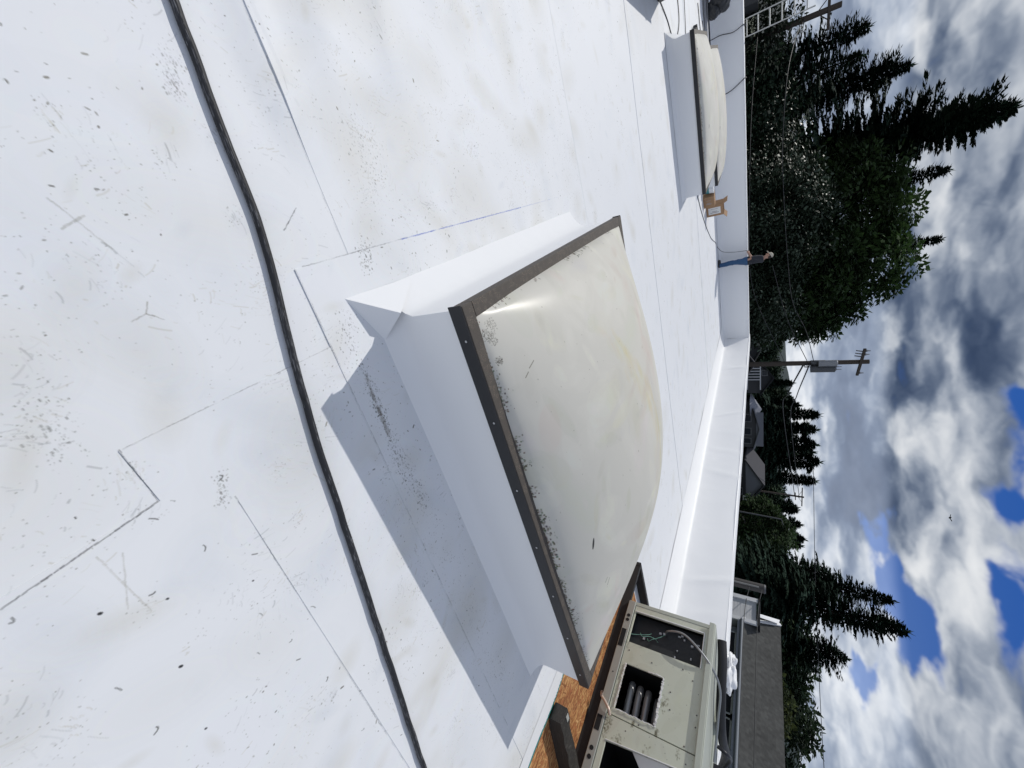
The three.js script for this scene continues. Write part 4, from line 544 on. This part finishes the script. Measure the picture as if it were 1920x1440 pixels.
plant('broadleaf_tree', 'low dark leafy tree behind the ladder', broadleafParts(7.2, 4.2, 87, { clumps: 90, per: 220, leaf: 0.24, col: [0.022, 0.036, 0.022], low: 0.02 }), mLeaf, [-4.6, -36.0], 0, GR);
plant('conifer', 'tall ragged conifer at the right with blue sky beside its tip', coniferParts(13.7, 5.0, 101, { branches: 300, leaf: 0.46, hang: 0.35, pow: 0.62 }), mNeedle, [32.2, -23.7], 0.5, GN);
plant('conifer', 'ragged conifer just left of the tall right conifer, slightly lower', coniferParts(13.9, 4.2, 102, { branches: 270, leaf: 0.46, pow: 0.66 }), mNeedle, [34.3, -27.6], 1.5, GN);
plant('conifer', 'shorter conifer at the left foot of the right conifer pair', coniferParts(10.8, 4.2, 103, { branches: 220, leaf: 0.46, pow: 0.55 }), mNeedle, [38.3, -32.2], 0.7, GN);
plant('conifer', 'dark conifer right of the tall right conifer behind the grey roof', coniferParts(11.1, 4.4, 104, { branches: 220, leaf: 0.46, pow: 0.5 }), mNeedle, [38.8, -24.7], 0.1, GN);
plant('broadleaf_tree', 'dark leafy tree behind the ridge of the grey roofed building, nearest the tall conifer', broadleafParts(9.4, 4.2, 105, { clumps: 80, per: 190, leaf: 0.38, col: [0.026, 0.046, 0.02] }), mLeaf, [41.0, -25.0], 0, GN);
plant('broadleaf_tree', 'dark leafy tree behind the ridge of the grey roofed building, at its right', broadleafParts(9.0, 4.2, 106, { clumps: 80, per: 190, leaf: 0.38, col: [0.024, 0.042, 0.02] }), mLeaf, [43.2, -21.2], 0, GN);
plant('broadleaf_tree', 'yellowish leafy tree peeping over the grey roof ridge', broadleafParts(7.4, 2.6, 107, { clumps: 50, per: 160, leaf: 0.3, col: [0.07, 0.085, 0.03] }), mLeaf, [35.0, -17.6], 0, GN);
plant('broadleaf_tree', 'green leafy tree on the skyline beside the second power pole', broadleafParts(8.6, 4.0, 108, { clumps: 70, per: 170, leaf: 0.4, col: [0.034, 0.060, 0.022] }), mLeaf, [46.5, -44.0], 0, GN);
// skyline trees: three kinds, copied
const farA = plant('conifer', 'skyline conifer with a pointed tip, first right of the transformer pole group', coniferParts(13, 3.4, 201, { branches: 190, dens: 0.16, leaf: 0.95 }), mNeedle, [42.9, -67.5], 0, GL);
const farB = plant('conifer', 'bushy skyline conifer next to the first skyline spire', coniferParts(13, 4.0, 202, { branches: 190, dens: 0.16, leaf: 0.95, pow: 0.55 }), mNeedle, [47.2, -69.5], 1, GL);
const farC = plant('broadleaf_tree', 'round dark skyline tree behind the distant houses', broadleafParts(10, 4.4, 203, { clumps: 60, per: 110, leaf: 0.6, col: [0.036, 0.056, 0.034] }), mNeedle, [33.4, -83.6], 0, GL);
const ord = ['third', 'fourth', 'fifth', 'sixth', 'seventh', 'eighth', 'ninth', 'tenth', 'eleventh', 'twelfth', 'thirteenth', 'fourteenth', 'fifteenth', 'sixteenth', 'seventeenth', 'eighteenth'];
[[47.0, -64.8, 12.6], [54.0, -72.0, 13.1], [50.4, -64.7, 13.2], [54.2, -64.2, 12.8], [59.3, -62.6, 10.4], [55.3, -57.8, 10.1], [59.7, -59.1, 10.7], [65.2, -62.0, 10.6], [62.7, -58.8, 11.2], [59.1, -54.0, 10.4], [61.5, -50.5, 10.8], [56.5, -45.5, 10.4]].forEach(([x, z, h], i) => copyOf(i % 2 ? farA : farB, `${ord[i]} skyline conifer counted from the transformer pole towards the grey roof`, [x, G, z], i * 1.3, h / 13, GL));
copyOf(farA, 'small pointed conifer by the porch house right of the transformer pole', [33.6, G, -61.4], 2, 9 / 13, GL);
copyOf(farB, 'conifer between the pyramid roof house and the skyline spires', [44.3, G, -72.6], 0.4, 10.8 / 13, GL);
copyOf(farC, 'round tree left of the pointed spires, above the pyramid roof house', [45.6, G, -77.6], 1, 0.95, GL);
['standing highest just left of the transformer pole', 'standing directly behind the transformer pole foot', 'just right of the transformer pole, behind the porch gable', 'left of the transformer pole, nearest the worker', 'left of the transformer pole, beside the dark house', 'behind the transformer pole', 'behind the porch house roof', 'low behind the grey distant houses', 'under the second power pole', 'right of the second power pole', 'under the skyline conifers in the middle', 'under the skyline conifers, left of the gabled grey house', 'just above the camper'].forEach((t, i) => { const [x, z, s] = [[36.0, -82.4, 0.84], [39.8, -80.8, 0.82], [44, -79, 0.84], [27.5, -92, 0.85], [34, -96, 0.88], [47, -105, 0.88], [54, -104, 0.86], [52, -88, 0.9], [60, -68, 0.85], [66, -64, 0.85], [50, -76, 0.9], [55, -78, 0.9], [68, -72, 0.95]][i]; copyOf(farC, 'round dark skyline tree ' + t, [x, G, z], i * 2, s, GL); });
console.log('trees built');
// ---------------------------------------------------------------- power poles and wires
const mPole = mat(0.075, 0.06, 0.05, 0.9), mGrey = mat(0.30, 0.31, 0.33, 0.45, { metalness: 0.4 }), mDarkGrey = mat(0.10, 0.105, 0.115, 0.6);
{
  const o = thing('power_pole', 'tall wooden power pole with two transformers and a slanted crossarm', 'power pole', [13.3, G, -26.9]);
  part('pole', bar([0, 0, 0], [0, 10.6, 0], 0.19, 0.13, 14), mPole, o);
  part('crossarm', beam([-1.15, 10.22, 0.72], [1.15, 10.22, -0.52], 0.10, 0.13), mPole, o);
  part('pole_band', bar([0, 7.9, 0], [0, 8.6, 0], 0.175, 0.17, 14), mDarkGrey, o);
  const tr = part('transformer', M_([bar([0.33, 7.9, 0.12], [0.33, 9.05, 0.12], 0.24, 0.24, 18), bar([0.33, 9.05, 0.12], [0.33, 9.13, 0.12], 0.25, 0.14, 18)]), mDarkGrey, o);
  for (const s of [-0.1, 0.08]) part('bushing', bar([0.33 + s, 9.1, 0.12], [0.33 + s, 9.38, 0.12], 0.035, 0.02, 8), mGrey, tr);
  const t2 = part('transformer', bar([-0.10, 8.25, 0.30], [-0.10, 9.1, 0.30], 0.19, 0.19, 18), mGrey, o); part('lid', bar([-0.10, 9.1, 0.30], [-0.10, 9.16, 0.30], 0.2, 0.12, 18), mGrey, t2);
  part('bracket', M_([beam([0, 8.9, 0], [0.3, 8.9, 0.12], 0.05, 0.05), beam([0, 8.1, 0], [0.3, 8.1, 0.12], 0.05, 0.05)]), mDarkGrey, o);
  for (const t of [-1.0, -0.7, 0.95]) { const z = 0.1 - t * 0.54, g = M_([bar([t, 10.28, z], [t, 10.48, z], 0.05, 0.03, 8), bar([t, 10.3, z], [t, 10.34, z], 0.07, 0.07, 8)]); part('insulator', g, mGrey, o); }
  const R = rng(5), kn = []; for (let i = 0; i < 8; i++) kn.push(tube([[0.1 * (R() - 0.5), 7.5 + R() * 0.5, 0.1], [0.4 * (R() - 0.5), 7.4 + R() * 0.6, 0.3 * R()], [0.25 * (R() - 0.2), 8.0 + R() * 0.3, 0.2]], 0.018, 14, 5)); part('drop_wires', M_(kn), mBlack, o);
  for (let k = 0; k < 3; k++) part('fuse', bar([-1.0 + k * 0.22, 10.15, 0.70 - k * 0.12], [-1.08 + k * 0.22, 9.85, 0.72 - k * 0.12], 0.035, 0.03, 7), mDarkGrey, o);
}
{
  const o = thing('power_pole', 'thin distant power pole with a flat crossarm above the distant houses', 'power pole', [51.5, G, -57.2]);
  part('pole', bar([0, 0, 0], [0.25, 10.7, 0], 0.19, 0.13, 10), mPole, o); part('crossarm', beam([-0.9, 10.5, -0.9], [1.3, 10.4, 0.95], 0.12, 0.14), mPole, o); part('crossarm', beam([-0.2, 9.6, -0.35], [0.7, 9.6, 0.4], 0.1, 0.12), mPole, o);
  part('brace', M_([beam([0.24, 9.9, 0], [0.85, 10.4, 0.5], 0.04, 0.05), beam([0.24, 9.9, 0], [-0.4, 10.4, -0.5], 0.04, 0.05)]), mPole, o);
}
{
  const o = thing('power_pole', 'power pole with crossarm rising above the ladder at the left', 'power pole', [-5.4, G, -35.5]);
  part('pole', bar([0, 0, 0], [0.09, 9.2, 0], 0.21, 0.15, 12), mPole, o); part('crossarm', beam([-0.95, 8.62, 0.1], [1.08, 8.62, 0.1], 0.11, 0.13), mPole, o);
  part('brace', M_([beam([0.06, 8.05, 0.1], [0.55, 8.57, 0.12], 0.04, 0.05), beam([0.06, 8.05, 0.1], [-0.45, 8.57, 0.12], 0.04, 0.05)]), mPole, o); part('insulator', bar([0.95, 8.69, 0.1], [0.95, 8.85, 0.1], 0.05, 0.04, 8), mGrey, o);
}
{ const o = thing('street_lamp', 'slim bare pole among the distant trees left of the grey roofed building', 'pole', [42.4, G, -42.4]); part('pole', bar([-0.3, 0, 0], [0, 7.3, 0], 0.12, 0.07, 8), mDarkGrey, o); part('arm', bar([0, 7.25, 0], [0.5, 7.45, 0.4], 0.05, 0.04, 6), mDarkGrey, o); }
{
  const o = thing('power_pole', 'thin pole with two small white transformers among the trees beside the tall right conifer', 'power pole', [34.6, G, -29.0]);
  part('pole', bar([0, 0, 0], [0.1, 9.0, 0], 0.15, 0.1, 10), mPole, o); for (const s of [0, 1]) { const t = part('transformer', bar([0.3 + s * 0.35, 6.55, s * 0.35], [0.3 + s * 0.35, 7.25, s * 0.35], 0.13, 0.13, 12), mat(0.62, 0.63, 0.62, 0.5), o); part('lid', bar([0.3 + s * 0.35, 7.25, s * 0.35], [0.3 + s * 0.35, 7.33, s * 0.35], 0.14, 0.08, 12), mDarkGrey, t); } part('bracket', beam([0, 6.9, 0], [0.75, 6.9, 0.45], 0.05, 0.06), mPole, o);
}
{ const o = thing('post', 'thick dark wooden post just left of the white annex wall', 'post', [17.8, G, -13.4]); part('shaft', bar([0, 0, 0], [0, 5.5, 0], 0.2, 0.19, 14), mat(0.09, 0.085, 0.085, 0.8), o); part('cap', bar([0, 5.5, 0], [0, 5.56, 0], 0.2, 0.17, 14), mDarkGrey, o); part('conduit', bar([-0.2, 0, 0.12], [-0.2, 5.3, 0.12], 0.035, 0.035, 8), mat(0.30, 0.30, 0.30, 0.6), o); }
const mCable = mat(0.035, 0.036, 0.038, 0.6);
const wire = (label, pts, r) => solo('power_line', tube(pts, r, 60, 5), mCable, label, 'power line', 'overhead lines');
wire('thick overhead line sagging from the left pole across the trees to the transformer pole', [[-5.3, 3.5, -35.4], [-3.9, 2.85, -31.0], [-2.12, 2.47, -28.9], [1.05, 2.34, -29.0], [2.68, 2.39, -28.9], [7.08, 2.67, -28.1], [9.63, 2.97, -27.7], [11.4, 3.65, -27.5], [13.2, 4.05, -26.8]], 0.020);
wire('overhead line dropping low across the trees just above the far parapet', [[-4.5, 1.2, -29.4], [-1.5, 0.95, -28.2], [0.5, 0.86, -27.6], [3.8, 0.80, -27.2], [8, 0.9, -26.8], [13.2, 2.6, -26.8]], 0.016);
wire('thin overhead line from the transformer pole down towards the worker', [[13.2, 3.75, -26.8], [10.5, 2.7, -27.3], [7.0, 1.9, -27.3]], 0.02);
wire('upper overhead line from the transformer pole into the distance', [[13.4, 3.85, -26.9], [22.7, 4.05, -38.85], [32.69, 4.3, -50.31], [52, 6.1, -57.2]], 0.04);
wire('lower overhead line from the transformer pole into the distance', [[13.4, 3.55, -26.9], [22.5, 3.38, -38.95], [31.86, 3.5, -50.84], [51.6, 5.5, -57.2]], 0.05);
wire('high thin line crossing the sky at the right above the grey roof', [[25.08, 4.83, -31.16], [31.31, 4.75, -24.9], [36.81, 4.7, -15.66], [40, 4.8, -5]], 0.02);
wire('lower line passing in front of the grey roofed building', [[17.7, 0.95, -13.3], [15.0, 0.90, -10.0], [14.2, 0.93, -6.0], [13.6, 1.0, 2]], 0.012);
wire('upper line passing in front of the white annex and the grey roof', [[17.7, 1.42, -13.3], [15.0, 1.30, -10.0], [14.2, 1.28, -6.0], [13.6, 1.3, 2]], 0.012);
// ---------------------------------------------------------------- neighbouring building with steep grey roof
const mSiding = mat(0.40, 0.43, 0.48, 0.7), mTrim = mat(0.74, 0.75, 0.77, 0.55), mGlass = new THREE.MeshPhysicalMaterial({ color: col(0.02, 0.025, 0.035), roughness: 0.12, metalness: 0, specularIntensity: 1 });
const texShingle = noiseTex(512, (u, v) => { const n = fbm(u * 60, v * 60, 3, 3), b = fbm(u * 6, v * 6, 8, 4), k = hash3(Math.floor(u * 48 + (Math.floor(v * 40) % 2) * 0.5), Math.floor(v * 40), 5); const c = 0.17 + 0.08 * n + 0.06 * b + 0.05 * k; return [c, c * 1.01, c * 0.99]; }); texShingle.colorSpace = THREE.SRGBColorSpace; texShingle.repeat.set(0.25, 0.25);
const mShingle = new THREE.MeshStandardMaterial({ map: texShingle, roughness: 0.9, bumpMap: texShingle, bumpScale: 0.02 });
{
  const o = thing('building', 'long low building with steep grey shingle roof and dark windows beyond the air unit', 'building', [16, G, -10.4]);
  const L = 26; // runs towards +z
  part('wall', box(0.25, 4.72, L, 0.6, 2.36, L / 2), mSiding, o); part('wall', box(9, 4.72, 0.25, 5.2, 2.36, 0.13), mSiding, o); part('wall', box(9, 4.72, 0.25, 5.2, 2.36, L - 0.13), mSiding, o); part('wall', box(0.25, 4.72, L - 0.5, 9.6, 2.36, L / 2), mSiding, o);
  part('roof', surf(40, 6, (u, v) => { const s = v; return [mix(-0.05, 0.75, s), mix(4.78, 6.02, s), mix(mix(-0.05, -0.75, s), L, u)]; }, (p) => [p[2], p[1]]), mShingle, o);
  part('roof_top', box(8.6, 0.1, L + 0.5, 5.05, 5.95, L / 2 - 0.3), mDarkGrey, o);
  part('fascia', box(0.12, 0.16, L, -0.06, 4.74, L / 2), mat(0.26, 0.28, 0.32, 0.6), o); part('soffit', box(0.62, 0.05, L, 0.25, 4.70, L / 2), mSiding, o); part('gutter', bar([-0.14, 4.80, 0], [-0.14, 4.80, L], 0.06, 0.06, 8), mat(0.20, 0.22, 0.25, 0.5), o);
  for (const z of [0.25, 1.5, 2.3, 3.05, 5.4, 6.9]) { const w = part('window', box(0.05, 1.0, 0.85, 0.44, 4.08, z + 0.45), mGlass, o); part('frame', M_([box(0.06, 0.06, 0.95, 0.43, 4.60, z + 0.45), box(0.06, 0.06, 0.95, 0.43, 3.56, z + 0.45), box(0.06, 1.0, 0.05, 0.43, 4.08, z), box(0.06, 1.0, 0.05, 0.43, 4.08, z + 0.9)]), mTrim, w); }
  const g = new THREE.BufferGeometry(); const a = [0.0, 5.36, -0.52], b = [0.62, 6.0, -0.92], c = [0.55, 5.96, -0.70], d = [0.0, 5.36, -0.38]; g.setAttribute('position', new THREE.Float32BufferAttribute([...a, ...b, ...c, ...a, ...c, ...d], 3)); g.setAttribute('uv', new THREE.Float32BufferAttribute(new Array(12).fill(0), 2)); g.computeVertexNormals(); part('rake_board', M_([g, beam([-0.06, 4.78, -0.09], [0.72, 6.02, -0.80], 0.10, 0.05, [1, 0, 0])]), mTrim, o);
}
{
  const o = thing('annex', 'small white annex with pale siding and white corner boards beside the grey roof', 'building', [16, G, -11.42]);
  part('wall', box(3, 5.24, 0.86, 1.52, 2.62, 0.45), mat(0.62, 0.63, 0.65, 0.7), o); part('corner_board', box(0.10, 5.3, 0.16, -0.02, 2.65, 0.02), mTrim, o); part('corner_board', box(0.10, 5.3, 0.14, -0.02, 2.65, 0.95), mTrim, o); part('roof_edge', box(3.2, 0.06, 1.1, 1.5, 5.34, 0.48), mBlack, o);
  for (let k = 0; k < 16; k++) part('siding_board', box(0.02, 0.10, 0.76, 0.01, 3.62 + k * 0.105, 0.485), mat(0.60, 0.61, 0.63, 0.7), o);
}
// ---------------------------------------------------------------- distant houses and a camper
function house(label, pos, turn, w, d, hw, hr, wallM, roofM, q = {}) {
  const o = thing('house', label, 'house', pos, turn, 'distant houses');
  part('wall', box(w, hw, d, 0, hw / 2, 0), wallM, o);
  if (q.hip) { const g = new THREE.ConeGeometry(Math.SQRT1_2, 1, 4, 1); g.rotateY(Math.PI / 4); g.scale(w + 0.7, hr, d + 0.7); g.translate(0, hw + hr / 2, 0); part('roof', g, roofM, o); }
  else { const ov = 0.35, s = new THREE.Shape([[-w / 2 - ov, hw - 0.1], [0, hw + hr], [w / 2 + ov, hw - 0.1], [w / 2 + ov, hw + 0.06], [0, hw + hr + 0.18], [-w / 2 - ov, hw + 0.06]].map(p => new THREE.Vector2(...p))); const g = new THREE.ExtrudeGeometry(s, { depth: d + 0.6, bevelEnabled: false }); g.translate(0, 0, -d / 2 - 0.3); part('roof', g, roofM, o); const t = new THREE.ExtrudeGeometry(new THREE.Shape([[-w / 2, hw], [w / 2, hw], [0, hw + hr]].map(p => new THREE.Vector2(...p))), { depth: d - 0.02, bevelEnabled: false }); t.translate(0, 0, -d / 2 + 0.01); part('gable', t, q.gable || wallM, o); }
  for (const [x, y, ww, hh] of q.win || []) { const n = part('window', box(ww, hh, 0.06, x, y, d / 2 + 0.02), mGlass, o); part('frame', M_([box(ww + 0.2, 0.1, 0.05, x, y + hh / 2 + 0.05, d / 2 + 0.045), box(ww + 0.2, 0.1, 0.05, x, y - hh / 2 - 0.05, d / 2 + 0.045), box(0.1, hh, 0.05, x - ww / 2 - 0.05, y, d / 2 + 0.045), box(0.1, hh, 0.05, x + ww / 2 + 0.05, y, d / 2 + 0.045)]), mSash, n); }
  return o;
}
const wDark = mat(0.035, 0.037, 0.042, 0.8), wGrey = mat(0.07, 0.072, 0.076, 0.8), rDark = mat(0.028, 0.03, 0.034, 0.9), rGrey = mat(0.05, 0.05, 0.058, 0.9), rPale = mat(0.20, 0.21, 0.24, 0.7), mSash = mat(0.16, 0.165, 0.17, 0.6);
const face = (x, z) => Math.atan2(-x, -z);
house('dark distant house with a gable, left of the transformer pole', [29.0, G, -63.8], face(29, -63.8), 6, 7, 3.5, 1.5, wDark, rDark, { win: [[-1.5, 2.2, 1, 1.1], [1.5, 2.2, 1, 1.1]] });
house('small dark gabled shed just left of the transformer pole base', [27.6, G, -56], face(27.6, -56), 3.2, 4, 3.2, 1.2, wDark, rGrey, { win: [[0, 2, 0.8, 0.9]] });
{ const o = house('distant house with pale porch railings and gable right of the transformer pole', [33.2, G, -62.2], face(33.2, -62.2), 4.4, 6, 5.0, 1.6, wGrey, rDark, { gable: wDark, win: [[-0.8, 5.55, 0.7, 0.6]] }); for (let k = 0; k < 6; k++) part('porch_post', box(0.13, 1.5, 0.1, -1.9 + k * 0.42, 4.2, 3.3), mTrim, o); part('porch_rail', box(3.8, 0.14, 0.12, -0.2, 5.02, 3.3), mTrim, o); part('porch_rail', box(3.8, 0.10, 0.12, -0.2, 3.4, 3.3), mTrim, o); }
house('distant house with a pale pyramid roof', [36.6, G, -58.6], face(36.6, -58.6) + 0.35, 3.4, 3.4, 3.7, 1.5, wDark, rPale, { hip: true, win: [[0, 2.4, 0.9, 0.9]] });
{ const o = house('distant grey house with a flat pale upper wall behind the parapet', [39.6, G, -57.6], face(39.6, -57.6), 5.4, 5, 4.2, 0.7, wGrey, rPale, { win: [[-1.6, 3.4, 1, 0.8], [0.4, 3.4, 0.9, 0.8], [1.8, 3.4, 0.7, 0.8]] }); part('upper_wall', box(5.0, 0.9, 0.3, 0, 4.95, 2.4), rPale, o); }
house('distant long grey roofed house left of the second power pole', [45.4, G, -54.0], face(45.4, -54) + 0.5, 7, 6, 3.2, 2.2, wDark, rGrey, { gable: rPale, win: [[-1.5, 2.2, 1, 1], [1.5, 2.2, 1, 1]] });
house('distant low house right of the camper near the slim bare pole', [51.8, G, -47.2], face(51.8, -47.2), 6.5, 6, 2.5, 1.0, wGrey, rGrey, { win: [[-1.5, 1.5, 1, 0.9], [1.2, 1.5, 1, 0.9]] });
{
  const o = thing('camper', 'small white camper parked right of the second power pole', 'camper', [48.1, G + 2.4, -51.0], face(48.1, -51));
  part('body', box(1.9, 1.1, 1.6, 0, 1.0, 0, 0.14), mat(0.66, 0.67, 0.66, 0.45), o); part('cab', box(1.7, 0.5, 0.9, -0.4, 0.6, 0.6, 0.12), mat(0.66, 0.67, 0.66, 0.45), o); part('window', box(0.7, 0.3, 0.03, -0.3, 1.2, 0.81), mGlass, o); part('skirt', box(1.8, 0.2, 1.5, 0, 0.42, 0), mDarkGrey, o);
  for (const s of [-1, 1]) { const g = new THREE.CylinderGeometry(0.3, 0.3, 0.2, 16); g.rotateX(Math.PI / 2); g.translate(s * 0.6, 0.3, 0.75); part('wheel', g, mBlack, o); }
  part('ramp', box(3.0, 2.4, 3.2, 0, -1.21, 0), mat(0.08, 0.09, 0.06, 0.95), o);
}
{ const o = thing('house', 'house with a white eave behind the ladder at the far left', 'house', [-7.6, G, -30.5], 0.1, 'distant houses'); part('wall', box(5, 5.2, 6, -1.0, 2.6, -2), wGrey, o); part('roof', beam([-3.8, 5.5, -2], [1.95, 7.9, -2], 6.4, 0.12, [0, 1, 0]), rGrey, o); part('fascia', beam([-3.9, 5.35, 1.25], [2.0, 7.75, 1.25], 0.06, 0.22, [0, 1, 0]), mTrim, o); part('window', box(1, 1.1, 0.06, 0.6, 4.0, 1.02), mGlass, o); }
for (const [label, p] of [['black bird flying before the dark cloud above the skyline trees', [47.5, 8.5, -62]], ['black bird high in the clouds at the right', [40, 17.5, -44]]]) { const o = thing('bird', label, 'bird', p, 0.6, 'birds'); o.scale.setScalar(0.55); const b = new THREE.SphereGeometry(0.16, 10, 8); b.scale(2, 0.9, 0.9); part('body', b, mBlack, o); for (const s of [-1, 1]) part('wing', beam([0, 0.02, s * 0.1], [-0.12, 0.16, s * 0.62], 0.26, 0.03, [0, 1, 0]), mBlack, o); const t = new THREE.ConeGeometry(0.1, 0.3, 6); t.rotateZ(-Math.PI / 2); t.translate(-0.4, 0, 0); part('tail', t, mBlack, o); }
console.log('all built');
renderer.render(scene, camera);
